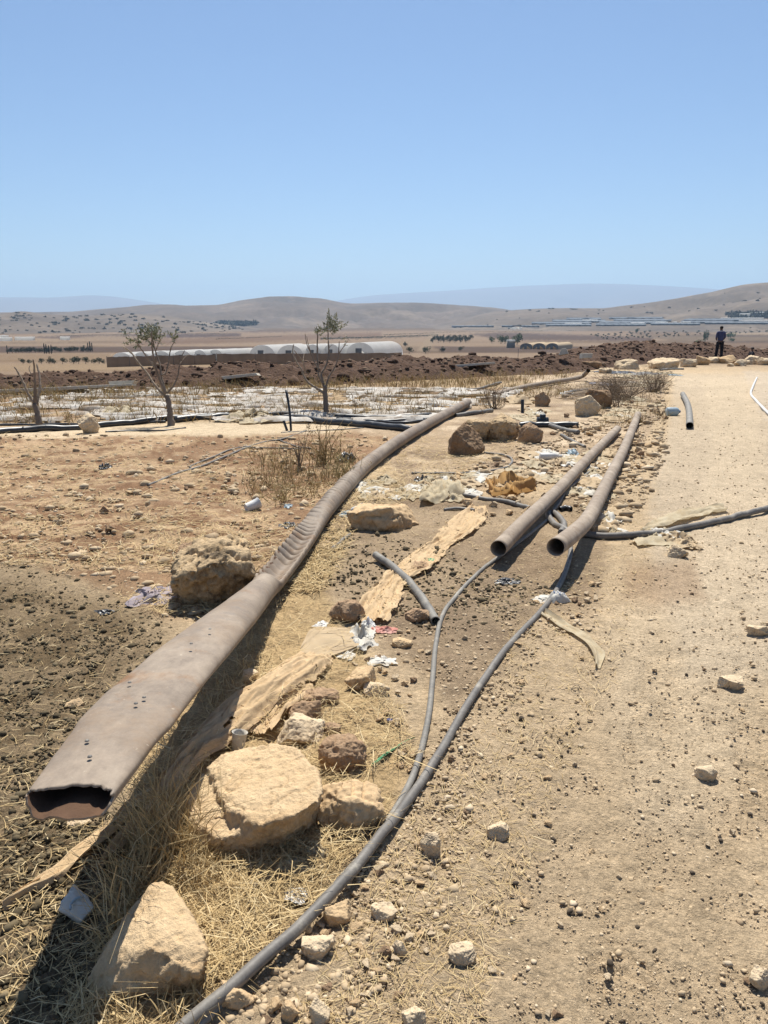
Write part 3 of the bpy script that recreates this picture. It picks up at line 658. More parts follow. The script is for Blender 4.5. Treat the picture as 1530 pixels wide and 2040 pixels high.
for px0, px1, a, b in ((1258, 1288, 646.4, 645.2), (1310, 1335, 645.2, 644), (1345, 1382, 644.8, 643.8), (1480, 1540, 641.5, 640.2), (1128, 1160, 647.2, 646), (1160, 1192, 640.6, 639.2), (1012, 1040, 656.5, 655.2), (0, 25, 679, 677.6), (30, 70, 678, 676.4), (120, 140, 677.6, 676.2), (-20, 18, 674.4, 673.2), (1440, 1530, 637, 636)):
    far_block(px0, px1, a, b, 2.5, 8, 3, 'gh_plastic', 'far_greenhouse', 'long white plastic tunnel far off on the plain', 'greenhouse', 'white tunnels far off on the plain')
for px0, px1, a, b, m, lb in ((1505, 1530, 630, 629, 'gh_end', 'pale long building under the dark trees at the hill foot'), (1478, 1500, 633, 632, 'gh_plastic', 'low whitish building below the dark trees at the hill foot')):
    far_block(px0, px1, a, b, 6, 4, 3, m, 'farm_building', lb, 'building', None)

# ------------------------------------------------------------------ soil bank of dark red earth
BK = [(-330, 19.3, .40, 1.5), (0, 19.7, .38, 1.6), (200, 20.3, .42, 1.7), (500, 21.7, .50, 1.9), (700, 23.5, .58, 2.0), (850, 25.5, .62, 2.1), (1000, 30, .70, 2.3), (1150, 36, .85, 2.6), (1300, 44, .88, 3.2), (1420, 56, 1.2, 4.5), (1530, 66, 1.5, 6.0), (1750, 76, 2.0, 6.0)]
cl = catmull(np.array([((p - 765) / F * c, c * 1.015, 0) for p, c, _, _ in BK]), 620)
sL = np.linspace(0, 1, 620)
kx = np.linspace(0, 1, len(BK))
bh = np.interp(np.interp(cl[:, 0], [((p - 765) / F * c) for p, c, _, _ in BK], kx), kx, [b[2] for b in BK])
bw = np.interp(np.interp(cl[:, 0], [((p - 765) / F * c) for p, c, _, _ in BK], kx), kx, [b[3] for b in BK])
tg = np.gradient(cl, axis=0); tg /= np.linalg.norm(tg, axis=1)[:, None]; nrm = np.stack([tg[:, 1], -tg[:, 0]], 1)
nT = 56; ts = np.linspace(-1, 1, nT)
P = np.zeros((620, nT, 3))
for j, t in enumerate(ts):
    P[:, j, 0] = cl[:, 0] + nrm[:, 0] * t * bw; P[:, j, 1] = cl[:, 1] + nrm[:, 1] * t * bw
    P[:, j, 2] = (1 - abs(t) ** 1.5) * bh
Pf = P.reshape(-1, 3); hh = Pf[:, 2].copy(); env = np.clip(hh / .3, 0, 1)
Pf[:, 2] = gh(Pf[:, 0], Pf[:, 1]) - .06 + hh * (1 + .32 * fbm(xy0(Pf[:, 0], Pf[:, 1], .55), 3, 81)) + env * (.16 * fbm(xy0(Pf[:, 0], Pf[:, 1], 2.2), 4, 82) + .09 * np.abs(fbm(xy0(Pf[:, 0], Pf[:, 1], 6), 3, 83)))
SOIL = Pf.reshape(620, nT, 3)
o = obj('soil_bank', Pf, gridfaces(620, nT), M['redsoil'], origin=None); tag(o, kind='structure')
if o.data.polygons[1000].normal.z < 0: o.data.flip_normals()

# ------------------------------------------------------------------ loose stuff scattered by the thousand
ICO = None
def ico(sub=1):
    bm = bmesh.new(); bmesh.ops.create_icosphere(bm, subdivisions=sub, radius=1); bm.verts.ensure_lookup_table()
    V = np.array([v.co[:] for v in bm.verts]); Fq = np.array([[v.index for v in f.verts] for f in bm.faces]); bm.free(); return V, Fq
ICO1, ICO2 = ico(1), ico(2)
def lumps(P, size, seed, flat=.7, tpl=ICO1, jit=.28):
    g = np.random.default_rng(seed); V0, F0 = tpl; n = len(P); k = len(V0)
    s = np.asarray(size)[:, None] * g.uniform(.7, 1.3, (n, 3)) * [1, 1, flat]
    q = V0[None] * (1 + g.uniform(-jit, jit, (n, k, 1))) * s[:, None]
    a = g.uniform(0, 6.283, n); ca, sa = np.cos(a)[:, None], np.sin(a)[:, None]
    X = q[..., 0] * ca - q[..., 1] * sa; Y = q[..., 0] * sa + q[..., 1] * ca
    V = np.stack([X, Y, q[..., 2]], -1) + P[:, None]
    Fq = (F0[None] + (np.arange(n) * k)[:, None, None]).reshape(-1, 3)
    return V.reshape(-1, 3), Fq, np.repeat(g.uniform(0, 1, n), k)
def sample_px(poly, n, seed, near_bias=0.0, h=0.0):
    g = np.random.default_rng(seed); poly = np.array(poly, float); lo, hi = poly.min(0), poly.max(0)
    lo = np.maximum(lo, [-250, 700]); hi = np.minimum(hi, [1780, 2250]); out = []
    while sum(map(len, out)) < n:
        q = g.uniform(lo, hi, (n * 2, 2)); q = q[poly_sd(q[:, 0], q[:, 1], poly) < 0]; out.append(q)
    q = np.concatenate(out)[:n]
    u = (q[:, 0] - CX) / F; v = (q[:, 1] - CY) / F; dr = sp + v * cp; c = (CAMZ + .0) / np.maximum(dr, .02)
    for _ in range(6):
        x, y = u * c, (cp - v * sp) * c; z = gh(x, y); c = .5 * c + .5 * (CAMZ - z) / np.maximum(dr, .02)
    x, y = u * c, (cp - v * sp) * c
    return np.stack([x, y, gh(x, y)], 1), c
def stuff(name, V, Fq, m, label, cat, attrs=None, smooth=False):
    return tag(obj(name, V, Fq, m, attrs=attrs, smooth=smooth, origin=None), label, cat, None, 'stuff')

g = np.random.default_rng(11)
GRAV = [(480, 2200), (800, 1650), (880, 1400), (700, 1230), (640, 1050), (900, 900), (1100, 830), (1330, 760), (1560, 740), (1800, 900), (1800, 2200)]
P, c = sample_px(GRAV, 21000, 12); s = np.exp(g.normal(-6.15, .6, len(P))) * (c / 2.6) ** .6
P2, c2 = sample_px([(560, 1900), (800, 1640), (900, 1400), (700, 1230), (900, 1150), (1150, 1150), (1200, 1240), (1060, 1330), (950, 1560), (900, 1800), (700, 2040), (450, 2040)], 2600, 13); s2 = np.exp(g.normal(-5.4, .55, len(P2))) * (c2 / 2.6) ** .5
P3, c3 = sample_px([(820, 990), (930, 930), (1180, 830), (1330, 770), (1330, 900), (1290, 1000), (1200, 1080), (1090, 950)], 3600, 14); s3 = np.clip(np.exp(g.normal(-5.0, .85, len(P3))) * (c3 / 6) ** .5, .003, .07)
P, s = np.concatenate([P, P2, P3]), np.concatenate([np.clip(s, .0015, .014), np.clip(s2, .002, .015), s3]); P[:, 2] += s * .25
V, Fq, rnd = lumps(P, s, 15, .65, ICO1, .42); stuff('gravel', V, Fq, M['gravel'], 'small pale gravel strewn over the dirt track and between the hoses', 'gravel', {'rnd': rnd})
P, c = sample_px([(900, 1100), (1530, 1100), (1700, 1500), (1700, 2200), (700, 2200), (850, 1600)], 110, 16); s = np.exp(g.normal(-5.2, .3, len(P))); P[:, 2] += s * .4
P2, _ = sample_px([(1000, 1330), (1160, 1330), (1180, 1600), (1060, 1560)], 40, 17); s2 = np.exp(g.normal(-5.1, .3, 40)); P2[:, 2] += s2 * .4
V, Fq, rnd = lumps(np.concatenate([P, P2]), np.concatenate([s, s2]), 18, .8, ICO2, .16); stuff('dark_pebbles', V, Fq, M['pellet'], 'small dark droppings and pebbles dotting the dirt track', 'droppings', {'rnd': rnd}, True)
P, c = sample_px([(-400, 1060), (240, 1090), (430, 1200), (430, 1330), (330, 1420), (200, 1500), (120, 1560), (280, 1630), (300, 1740), (240, 1850), (200, 2040), (150, 2300), (-600, 2300)], 24000, 19)
qx, qy = project(P[:, 0], P[:, 1], P[:, 2]); k_ = poly_sd(qx, qy, DUNG) + 45 * fbm(xy0(P[:, 0], P[:, 1], 1.3), 5, 21) < g.normal(0, 42, len(P)); P, c = P[k_], c[k_]; s = np.exp(g.normal(-5.5, .5, len(P))) * (c / 2.3) ** .3
P2, c2 = sample_px([(900, 1100), (640, 1040), (620, 1160), (700, 1200), (860, 1260), (1000, 1240), (1120, 1180)], 1300, 20); s2 = np.exp(g.normal(-5.2, .4, len(P2))) * (c2 / 3) ** .5
P = np.concatenate([P, P2]); s = np.clip(np.concatenate([s, s2]), .002, .03); P[:, 2] += s * .35
V, Fq, rnd = lumps(P, s, 21, .75, ICO1, .4); stuff('dung_clods', V, Fq, M['clod'], 'crumbly dark brown dung and soil clods covering the ground', 'soil clods', {'rnd': rnd})
# red clods on the bank
i = g.integers(5, 615, 6500); j = g.integers(4, 52, 6500); P = SOIL[i, j] + np.stack([g.normal(0, .04, 6500), g.normal(0, .04, 6500), 0 * i], 1)
s = np.exp(g.normal(-3.0, .5, 6500)) * np.clip(P[:, 1] / 25, .75, 1.0)
V, Fq, rnd = lumps(P, np.clip(s, .02, .17), 22, .75); stuff('soil_clods', V, Fq, M['redclod'], 'dark reddish clods heaped along the soil bank', 'soil clods', {'rnd': rnd})
# clods in the straw field
P, c = sample_px(STRAWF, 2600, 23); s = np.exp(g.normal(-4.3, .5, len(P))) * (c / 5) ** .4; P[:, 2] += s * .2
V, Fq, rnd = lumps(P, np.clip(s, .004, .06), 24, .6); stuff('field_clods', V, Fq, M['gravel'], 'pale earth clods lying in the straw covered field', 'soil clods', {'rnd': rnd})

def blades(P, L_, w, seed, lift=.4, az=None, up=False, bend=.4):
    g = np.random.default_rng(seed); n = len(P)
    a = g.uniform(0, 6.283, n) if az is None else az
    el = g.normal(0, .16, n) * lift if not up else g.uniform(.9, 1.5, n)
    d = np.stack([np.cos(a) * np.cos(el), np.sin(a) * np.cos(el), np.abs(np.sin(el))], 1)
    sd = np.stack([-np.sin(a), np.cos(a), g.normal(0, .3, n)], 1)
    L_ = np.asarray(L_)[:, None]; w = np.asarray(w)[:, None]
    b = g.normal(0, bend, (n, 1)) * L_ * .5
    pts = []
    for t, ww in ((0, 1), (.5, .9), (1, .35)):
        q = P + d * L_ * t + sd * b * (t * t) - (np.array([0, 0, 1.]) * L_ * (t * t) * (.25 if up else .02))
        pts += [q - sd * w * ww * .5, q + sd * w * ww * .5]
    V = np.stack(pts, 1).reshape(-1, 3); k = (np.arange(n) * 6)[:, None]
    Fq = np.concatenate([k + [0, 1, 3, 2], k + [2, 3, 5, 4]])
    return V, Fq, np.repeat(g.uniform(0, 1, n), 6)
P, c = sample_px(BANK, 16500, 31); dn = fbm(xy0(P[:, 0], P[:, 1], 5), 3, 131); P = P[dn > g.normal(-.08, .12, len(P))]; P[:, 2] += g.uniform(.002, .035, len(P)) * (1 + 1.5 * np.clip(fbm(xy0(P[:, 0], P[:, 1], 5), 3, 131), 0, 1))
L_ = np.exp(g.normal(-3.0, .65, len(P))); B1 = blades(P, np.clip(L_, .008, .2), np.exp(g.normal(-6.42, .45, len(P))), 32, .9)
P, c = sample_px(STRAWF, 12000, 33); P[:, 2] += g.uniform(.002, .04, len(P))
keep = fbm(xy0(P[:, 0] * 1.0, P[:, 1] * 2.2), 5, 41, .66) < g.normal(.05, .07, len(P)); P, c = P[keep], c[keep]
B2 = blades(P, g.uniform(.04, .16, len(P)) * (c / 5) ** .35, g.uniform(.0022, .0048, len(P)) * (c / 5) ** .6, 34, .8)
P, c = sample_px(DUNG, 3600, 35); P[:, 2] += g.uniform(.008, .02, len(P)); B3 = blades(P, g.uniform(.01, .07, len(P)), g.uniform(.0012, .003, len(P)), 36, .5)
P, c = sample_px([(480, 2200), (800, 1650), (1000, 1400), (1000, 1250), (640, 1050), (900, 900), (1250, 880), (1330, 1000), (1250, 1300), (1100, 1600), (900, 2200)], 5200, 37); P[:, 2] += g.uniform(.002, .012, len(P)); B4 = blades(P, g.uniform(.015, .07, len(P)) * (c / 3) ** .4, g.uniform(.0012, .0026, len(P)) * (c / 3) ** .5, 38, .3)
P, c = sample_px([(540, 1180), (640, 1060), (720, 960), (840, 870), (960, 880), (1060, 880), (900, 960), (720, 1040), (640, 1180)], 3800, 39); P[:, 2] += g.uniform(.002, .03, len(P)); B5 = blades(P, g.uniform(.05, .16, len(P)), g.uniform(.003, .006, len(P)), 40, .8)
n = 0; Vs, Fs, Rs = [], [], []
for V, Fq, r_ in (B1, B2, B3, B4, B5):
    Vs.append(V); Fs.append(Fq + n); Rs.append(r_); n += len(V)
stuff('straw_litter', np.concatenate(Vs), np.concatenate(Fs), M['straw'], 'loose golden straw littering the bank and the field', 'straw', {'rnd': np.concatenate(Rs)})

g = np.random.default_rng(77); P, c = sample_px([(1105, 800), (1150, 765), (1230, 758), (1245, 770), (1190, 792)], 240, 78); P[:, 2] += g.uniform(.02, .12, len(P))
V, Fq, rnd = blades(P, g.uniform(.5, 1.5, len(P)), g.uniform(.012, .03, len(P)), 79, .25, g.normal(.15, .25, len(P)), bend=.08); stuff('cane_stalks', V, Fq, M['scrub'], 'flattened grey cane stalks lying beside the bent far pipe', 'canes', {'rnd': rnd})
P, c = sample_px([(668, 1318), (640, 1380), (450, 1505), (330, 1650), (235, 1720), (270, 1640), (360, 1500), (480, 1395), (600, 1312)], 520, 80); P[:, 2] += g.uniform(.03, .09, len(P))
P2, c2 = sample_px([(935, 1012), (970, 1010), (945, 1065), (870, 1130), (800, 1200), (768, 1245), (700, 1240), (745, 1175), (845, 1085)], 260, 81); P2[:, 2] += g.uniform(.02, .05, len(P2)); P = np.concatenate([P, P2])
V, Fq, rnd = blades(P, g.uniform(.02, .12, len(P)), g.uniform(.0015, .003, len(P)), 82, .3); stuff('straw_bits', V, Fq, M['straw'], 'bits of straw caught on the tan netting', 'straw', {'rnd': rnd})
# standing dry grass along the near pipe's shade and weeds of the film covered field
def stalks(poly, n, hmin, hmax, w, seed, per=5, spread=.03):
    g = np.random.default_rng(seed); P, c = sample_px(poly, n // per, seed)
    P = np.repeat(P, per, 0) + np.concatenate([g.normal(0, spread, (n // per * per, 2)), np.zeros((n // per * per, 1))], 1)
    c = np.repeat(c, per); return blades(P - [0, 0, .01], g.uniform(hmin, hmax, len(P)), w * g.uniform(.7, 1.3, len(P)), seed + 1, up=True, bend=.9)
Sx = [stalks([(335, 1600), (300, 1650), (235, 1760), (225, 1900), (330, 1760), (400, 1710), (400, 1680), (350, 1640)], 850, .10, .34, .0034, 51, 8),
      stalks([(400, 1680), (440, 1720), (430, 1800), (360, 1760)], 420, .05, .14, .003, 53, 7),
      stalks([(390, 1590), (460, 1580), (470, 1640), (400, 1650)], 150, .04, .1, .003, 55, 10),
      stalks([(230, 1960), (420, 1960), (400, 2080), (200, 2100)], 320, .03, .12, .003, 57, 8),
      stalks([(500, 1230), (560, 1200), (480, 1420), (400, 1440)], 350, .04, .12, .003, 59, 7)]
n = 0; Vs, Fs, Rs = [], [], []
for V, Fq, r_ in Sx: Vs.append(V); Fs.append(Fq + n); Rs.append(r_); n += len(V)
stuff('dry_grass', np.concatenate(Vs), np.concatenate(Fs), M['straw'], 'dead upright grass stalks growing along the shaded side of the flattened pipe', 'dry grass', {'rnd': np.concatenate(Rs)})
Sx = [stalks(FIELD, 9000, .10, .36, .011, 61, 6, .07), stalks([(-200, 790), (400, 770), (700, 755), (1000, 742), (1160, 745), (1050, 770), (700, 778), (300, 795), (-200, 815)], 4200, .12, .5, .012, 63, 8, .1),
      stalks([(1180, 790), (1230, 755), (1330, 750), (1330, 840), (1200, 860)], 900, .06, .25, .007, 69, 7, .08), stalks([(930, 800), (1010, 770), (1200, 760), (1180, 790), (1000, 800), (960, 830)], 1100, .08, .3, .010, 65, 8, .08), stalks([(490, 900), (700, 900), (720, 940), (620, 990), (500, 990)], 1400, .06, .26, .006, 67, 9, .06)]
n = 0; Vs, Fs, Rs = [], [], []
for V, Fq, r_ in Sx: Vs.append(V); Fs.append(Fq + n); Rs.append(r_); n += len(V)
stuff('dry_weeds', np.concatenate(Vs), np.concatenate(Fs), M['weed'], 'brown dead weeds standing over the abandoned field', 'weeds', {'rnd': np.concatenate(Rs)})

# bigger dry plants, each its own thing
def bush(name, px, py, hpx, wpx, n, label, m, seed, thick=.004, leaf=0):
    p = at_h(px, py); hgt = hpx / F * depth(p); wid = wpx / F * depth(p); g = np.random.default_rng(seed); parts = []
    for _ in range(n):
        a = g.uniform(0, 6.283); tip = np.array([math.cos(a) * wid / 2 * g.uniform(.1, 1), math.sin(a) * wid / 2 * g.uniform(.1, 1), hgt * g.uniform(.35, 1)])
        b0 = np.array([g.normal() * wid * .08, g.normal() * wid * .08, -.02]); mid = b0 * .5 + tip * .5 + g.normal(size=3) * wid * .09
        pts = catmull([p + b0, p + mid, p + tip], 6); parts.append(sweep(pts, np.linspace(thick, thick * .35, 6), 4))
        for _ in range(3):
            q = pts[g.integers(2, 6)]; e = q + g.normal(size=3) * [wid * .13, wid * .13, hgt * .12] + [0, 0, hgt * .05]; parts.append(sweep(catmull([q, (q + e) / 2 + g.normal(size=3) * wid * .02, e], 4), np.linspace(thick * .5, thick * .2, 4), 3))
    V, Fs = merge(parts); root = thing(name, p, label, 'dry plant')
    obj('stems', V, Fs, m, root, attrs={'rnd': g.uniform(0, 1) + 0 * V[:, 0]})
    if leaf:
        lc = [p + np.array([g.normal() * wid * .3, g.normal() * wid * .3, hgt * g.uniform(.2, .9)]) for _ in range(12)]
        V, Fq, rnd = leafcloud(lc, [wid * .14] * 12, leaf, hgt * .03, seed); obj('foliage', V, Fq, m, root, attrs={'rnd': rnd})
bush('dead_thistle', 595, 938, 75, 40, 10, 'dark upright dead thistle standing by the drip hoses', M['scrub'], 71, .007, 60)
bush('dry_weed', 645, 925, 95, 110, 30, 'large golden dry weed clump growing behind the crimped pipe', M['weed'], 72, .005, 160)
bush('dry_weed', 690, 960, 60, 90, 24, 'smaller dry weed clump leaning against the crimped pipe', M['weed'], 73, .004, 120)
bush('dry_weed', 560, 1000, 45, 110, 24, 'low tangled dry weed on the straw field near the white can', M['weed'], 74, .004, 60)
bush('dry_weed', 985, 815, 50, 55, 22, 'brown seedy weed clump between the two long steel pipes ends', M['scrub'], 75, .007, 140)
bush('thorn_bush', 1235, 795, 62, 150, 90, 'grey thorny brush heap beside the track in the rubble', M['scrub'], 76, .006, 260)
bush('thorn_bush', 1300, 780, 50, 100, 70, 'smaller grey thorn brush at the edge of the track', M['scrub'], 77, .006, 160)
bush('thorn_bush', 1315, 830, 30, 30, 14, 'thin brown dead sprig beside the blue jerrycan', M['scrub'], 78, .005, 30)
bush('dry_weed', 1230, 812, 40, 50, 20, 'brown dead weed between the rocks and the thin steel pipe end', M['scrub'], 79, .006, 100)

# ------------------------------------------------------------------ trees
def limb(px, c, r0, r1, seed, n=None):
    g = np.random.default_rng(seed); pts = [at_c(x, y, c + dc) for x, y, dc in px]; P = catmull(pts, n or max(8, 5 * len(pts)))
    P[1:-1] += g.normal(0, r0 * .07, (len(P) - 2, 3)); k = len(P)
    return sweep(P, np.linspace(r0, r1, k) * (1 + g.normal(0, .07, k)), 9)
def tree(label, base, trunk, limbs, tufts, seed):
    p = at_h(*base); c = depth(p); root = thing('olive_tree', p, label, 'tree')
    pts = [(x, y, 0) for x, y in trunk]; V, Fs = limb([(base[0], base[1] + 6, 0)] + pts, c, trunk_r(c, trunk[0]), limbs['r'], seed, 18)
    k = 9; V[:k] = V[:k] + (V[:k] - V[:k].mean(0)) * .25
    obj('trunk', V, Fs, M['bark'], root)
    for i, (path, r0, r1, pale) in enumerate(limbs['b']):
        g = np.random.default_rng(seed + i); dd = g.uniform(-.3, .3)
        pp = [(x, y, dd * j / max(1, len(path) - 1)) for j, (x, y) in enumerate(path)]
        V, Fs = limb(pp, c, r0, r1, seed + 10 + i); obj('branch', V, Fs, M['bark_pale'] if pale else M['bark'], root)
    if tufts:
        g = np.random.default_rng(seed); Vs, Fs, Rs = [], [], []; n = 0; tws = []
        for x, y, r_, n_ in tufts:
            ce = at_c(x, y + r_ * .5, c + g.uniform(-.1, .1)); R_ = r_ * 1.25 / F * c; kt = max(3, n_ // 14)
            for q in range(kt):
                d = g.normal(size=3) * [1, .8, .75] + [0, 0, .75]; d /= np.linalg.norm(d); b0 = ce + g.normal(size=3) * R_ * .45; L_ = R_ * g.uniform(.5, 1.35)
                pts = catmull([b0, b0 + d * L_ * .5 + g.normal(size=3) * L_ * .08, b0 + d * L_], 5); tws.append(sweep(pts, np.linspace(.0028, .001, 5), 3))
                m_ = int(n_ / kt * .72) + 1; t = g.uniform(.15, 1.05, m_); Cn = b0 + d * L_ * t[:, None]
                a = d + g.normal(size=(m_, 3)) * .6; a /= np.linalg.norm(a, axis=1)[:, None]; bb = np.cross(a, g.normal(size=(m_, 3))); bb /= np.linalg.norm(bb, axis=1)[:, None]
                sz = .030 * g.uniform(.6, 1.25, m_)[:, None]; V = np.stack([Cn, Cn + a * sz + bb * sz * .26, Cn + a * sz * 2, Cn + a * sz - bb * sz * .26], 1).reshape(-1, 3)
                Vs.append(V); Fs.append(np.arange(4 * m_).reshape(m_, 4) + n); Rs.append(np.repeat(g.uniform(0, 1, m_), 4)); n += len(V)
        V, Fq = merge(tws); TW = (V, Fq)
        V, Fq = merge([(np.concatenate(Vs), np.concatenate(Fs)), TW]); obj('crown', V, Fq, M['leaf'], root, attrs={'rnd': np.concatenate(Rs + [np.zeros(len(V) - n)])})
    return root
def trunk_r(c, _): return .056
tree('pruned olive with a sparse leafy crown spreading over the brown fence', (341, 848), [(338, 815), (333, 788)], {'r': .038, 'b': [
    ([(328, 790), (305, 762), (292, 742), (275, 722), (262, 703), (246, 691)], .022, .010, True),
    ([(330, 785), (318, 755), (311, 735), (306, 712), (303, 690), (302, 660)], .026, .008, False),
    ([(328, 780), (316, 750), (306, 730), (290, 708), (278, 690), (270, 675)], .018, .007, True),
    ([(330, 782), (322, 752), (318, 725), (310, 700), (305, 680), (298, 660)], .020, .006, False),
    ([(318, 727), (300, 720), (285, 700), (268, 680)], .012, .005, True),
    ([(322, 748), (330, 742), (336, 720), (340, 695), (347, 680), (350, 665)], .014, .005, False),
    ([(333, 784), (348, 765), (355, 745), (358, 725), (362, 710), (368, 698)], .016, .006, False),
    ([(358, 725), (368, 712), (376, 706)], .006, .003, True), ([(310, 700), (318, 680), (326, 670)], .008, .003, False), ([(262, 705), (250, 696), (242, 690)], .006, .003, True), ([(280, 728), (270, 722)], .005, .003, True)]},
    [(300, 664, 14, 300), (290, 670, 13, 190), (311, 670, 11, 170), (276, 672, 12, 110), (262, 676, 12, 60), (252, 668, 10, 40), (349, 664, 7, 60), (305, 655, 8, 80), (268, 660, 9, 40), (326, 668, 8, 25), (346, 674, 7, 45), (283, 660, 9, 50)], 101)
tree('pruned olive with one dense leafy tuft on its tallest stem', (651, 828), [(648, 795), (647, 768)], {'r': .036, 'b': [
    ([(646, 785), (638, 778), (622, 768), (612, 760), (605, 748), (600, 735), (590, 720), (583, 700), (585, 686)], .024, .009, True),
    ([(607, 745), (607, 735), (603, 720), (594, 708), (586, 698)], .014, .007, True),
    ([(606, 732), (604, 718), (606, 705)], .008, .004, True),
    ([(646, 770), (640, 758), (635, 745), (633, 720), (632, 695), (633, 662)], .024, .010, False),
    ([(634, 735), (625, 718), (618, 700), (611, 685), (608, 665)], .014, .005, False), ([(618, 700), (613, 680), (611, 670)], .007, .004, False),
    ([(644, 765), (640, 745), (646, 735), (652, 720), (655, 700), (654, 680), (653, 655)], .022, .009, False),
    ([(650, 768), (655, 752), (662, 740), (670, 725), (674, 710), (676, 680)], .017, .007, False), ([(675, 705), (685, 690), (695, 676)], .009, .004, False), ([(660, 742), (668, 735), (664, 728)], .006, .003, True), ([(655, 694), (660, 688), (664, 686)], .006, .003, False)]},
    [(657, 645, 14, 360), (666, 641, 11, 190), (650, 650, 10, 150), (663, 655, 10, 110), (635, 656, 7, 60), (632, 662, 6, 30), (694, 678, 7, 14), (684, 684, 6, 10), (672, 648, 8, 60)], 131)
tree('dead stump tree with two bare forked limbs and no leaves', (80, 857), [(75, 825), (70, 805)], {'r': .042, 'b': [
    ([(67, 803), (55, 782), (45, 760), (36, 742), (29, 731)], .024, .012, True), ([(70, 806), (70, 775), (69, 750), (68, 728), (66, 716)], .030, .010, False),
    ([(72, 806), (77, 785), (80, 765), (78, 745), (73, 725)], .026, .012, False), ([(62, 745), (58, 735), (60, 728)], .008, .005, False), ([(75, 740), (86, 744), (98, 756), (106, 764)], .004, .002, True)]}, None, 151)

# ------------------------------------------------------------------ rocks
def finish_rock(o, voxel, amp, seed, pit=0.0, sc=1.0, smooth=2, flank=1.0):
    rm = o.modifiers.new('r', 'REMESH'); rm.mode = 'VOXEL'; rm.voxel_size = voxel; rm.use_smooth_shade = True
    sm = o.modifiers.new('s', 'SMOOTH'); sm.iterations = smooth; sm.factor = .5
    dg = bpy.context.evaluated_depsgraph_get(); me = bpy.data.meshes.new_from_object(o.evaluated_get(dg))
    o.modifiers.clear(); old = o.data; mt = old.materials[0]; o.data = me; bpy.data.meshes.remove(old)
    n = len(me.vertices); co = np.empty(n * 3); me.vertices.foreach_get('co', co); co = co.reshape(-1, 3)
    no = np.empty(n * 3); me.vertices.foreach_get('normal', no); no = no.reshape(-1, 3)
    q = co / sc
    d = amp * (1.0 * fbm(q * 3.2 + seed, 3, seed) + .55 * (np.abs(fbm(q * 8 + seed, 3, seed + 5)) - .25) + .35 * fbm(q * 22, 3, seed + 9))
    cr = np.abs(fbm(q * 2.2 + seed * 3, 3, seed + 13)); d -= amp * 1.1 * np.clip(1 - cr / .05, 0, 1) * (fbm(q * 3, 2, seed + 2) > 0)
    sl = np.clip(1 - no[:, 2], 0, 1); st = fbm(q * 4.2 + seed * 2, 3, seed + 21); d += flank * amp * sl * (1.5 * (np.round(st * 5) / 5 - st) + 1.1 * (.3 - np.abs(fbm(q * 6.5, 4, seed + 22, .65))))
    d += amp * .5 * (np.round(fbm(q * 2.6 + 7, 3, seed + 23) * 4) / 4)
    if pit: d -= pit * np.clip(fbm(q * 7 + 5, 3, seed + 3) - .12, 0, .35) * 4
    co = co + no * d[:, None]; me.vertices.foreach_set('co', co.ravel())
    me.materials.clear(); me.materials.append(mt); me.polygons.foreach_set('use_smooth', np.ones(len(me.polygons), bool)); me.update()
    return o
def hull_obj(name, pts, m):
    pts = np.asarray(pts, float); b = np.array([(pts[:, 0].min() + pts[:, 0].max()) / 2, (pts[:, 1].min() + pts[:, 1].max()) / 2, pts[:, 2].min()])
    bm = bmesh.new()
    for p in pts - b: bm.verts.new(p)
    bmesh.ops.convex_hull(bm, input=bm.verts[:]); 
    loose = [v for v in bm.verts if not v.link_faces]; bmesh.ops.delete(bm, geom=loose, context='VERTS')
    me = bpy.data.meshes.new(name); bm.to_mesh(me); bm.free(); me.materials.append(m)
    o = bpy.data.objects.new(name, me); COL.objects.link(o); o.location = tuple(b); return o
def rock(x0, y0, x1, y1, label, m='rock', seed=1, dr=.75, cat='rock', group=None, name='rock', pit=0, n=12, sharp=.95, amp=.045, flat=None, res=42):
    f = at_h((x0 + x1) / 2, y1 - (y1 - y0) * .06); c = depth(f); w = (x1 - x0) / F * c
    al = math.atan2(CAMZ - f[2], f[1]); dp = w * dr
    hv = (y1 - y0) / F * c; h = (hv - dp * math.sin(al) * .80) / math.cos(al); h = min(max(h * ((.72 if w < .11 else .95) if f[1] < 5 else 1.25 if f[1] < 18 else .8), .16 * w), 1.1 * w)
    if flat: h = flat * w
    g = np.random.default_rng(seed * 7 + 3); d = g.normal(size=(n, 3)); d /= np.linalg.norm(d, axis=1)[:, None]
    d = np.sign(d) * np.abs(d) ** sharp; a_ = g.uniform(0, 6.28, 5); d = np.vstack([d, np.stack([.75 * np.cos(a_), .75 * np.sin(a_), 0 * a_ - .8], 1)])
    d = (d - d.min(0)) / (d.max(0) - d.min(0)) - .5
    ctr = np.array([f[0], f[1] + dp * .5, f[2] + h * .5 - h * .10])
    pts = ctr + d * np.array([w, dp, h * 1.2])
    pts[:, 2] = np.maximum(pts[:, 2], f[2] - h * .15)
    o = hull_obj(name, pts, M[m]); finish_rock(o, max(w, h) / res, w * amp, seed, w * amp * pit, w, 1, 1.5)
    return tag(o, label, cat, group)

def prism_rock(top, bot, label, m, seed, voxel, amp, pit=0, smooth=2, sc=.3, name='rock', flank=1.0, extra=()):
    pts = [at_h(*t) for t in top] + [at_h(*t) for t in bot]
    o = hull_obj(name, pts, M[m]); b = np.array(o.location)
    if extra:                                   # further lumps of the same stone, fused by the remesh
        bm = bmesh.new(); bm.from_mesh(o.data)
        for ex in extra:
            vs = [bm.verts.new(at_h(*q) - b) for q in ex]; rr_ = bmesh.ops.convex_hull(bm, input=vs)
            bmesh.ops.delete(bm, geom=[v for v in vs if v.is_valid and not v.link_faces], context='VERTS')
        bm.to_mesh(o.data); bm.free()
    finish_rock(o, voxel, amp, seed, pit, sc, smooth, flank); return tag(o, label, 'rock')
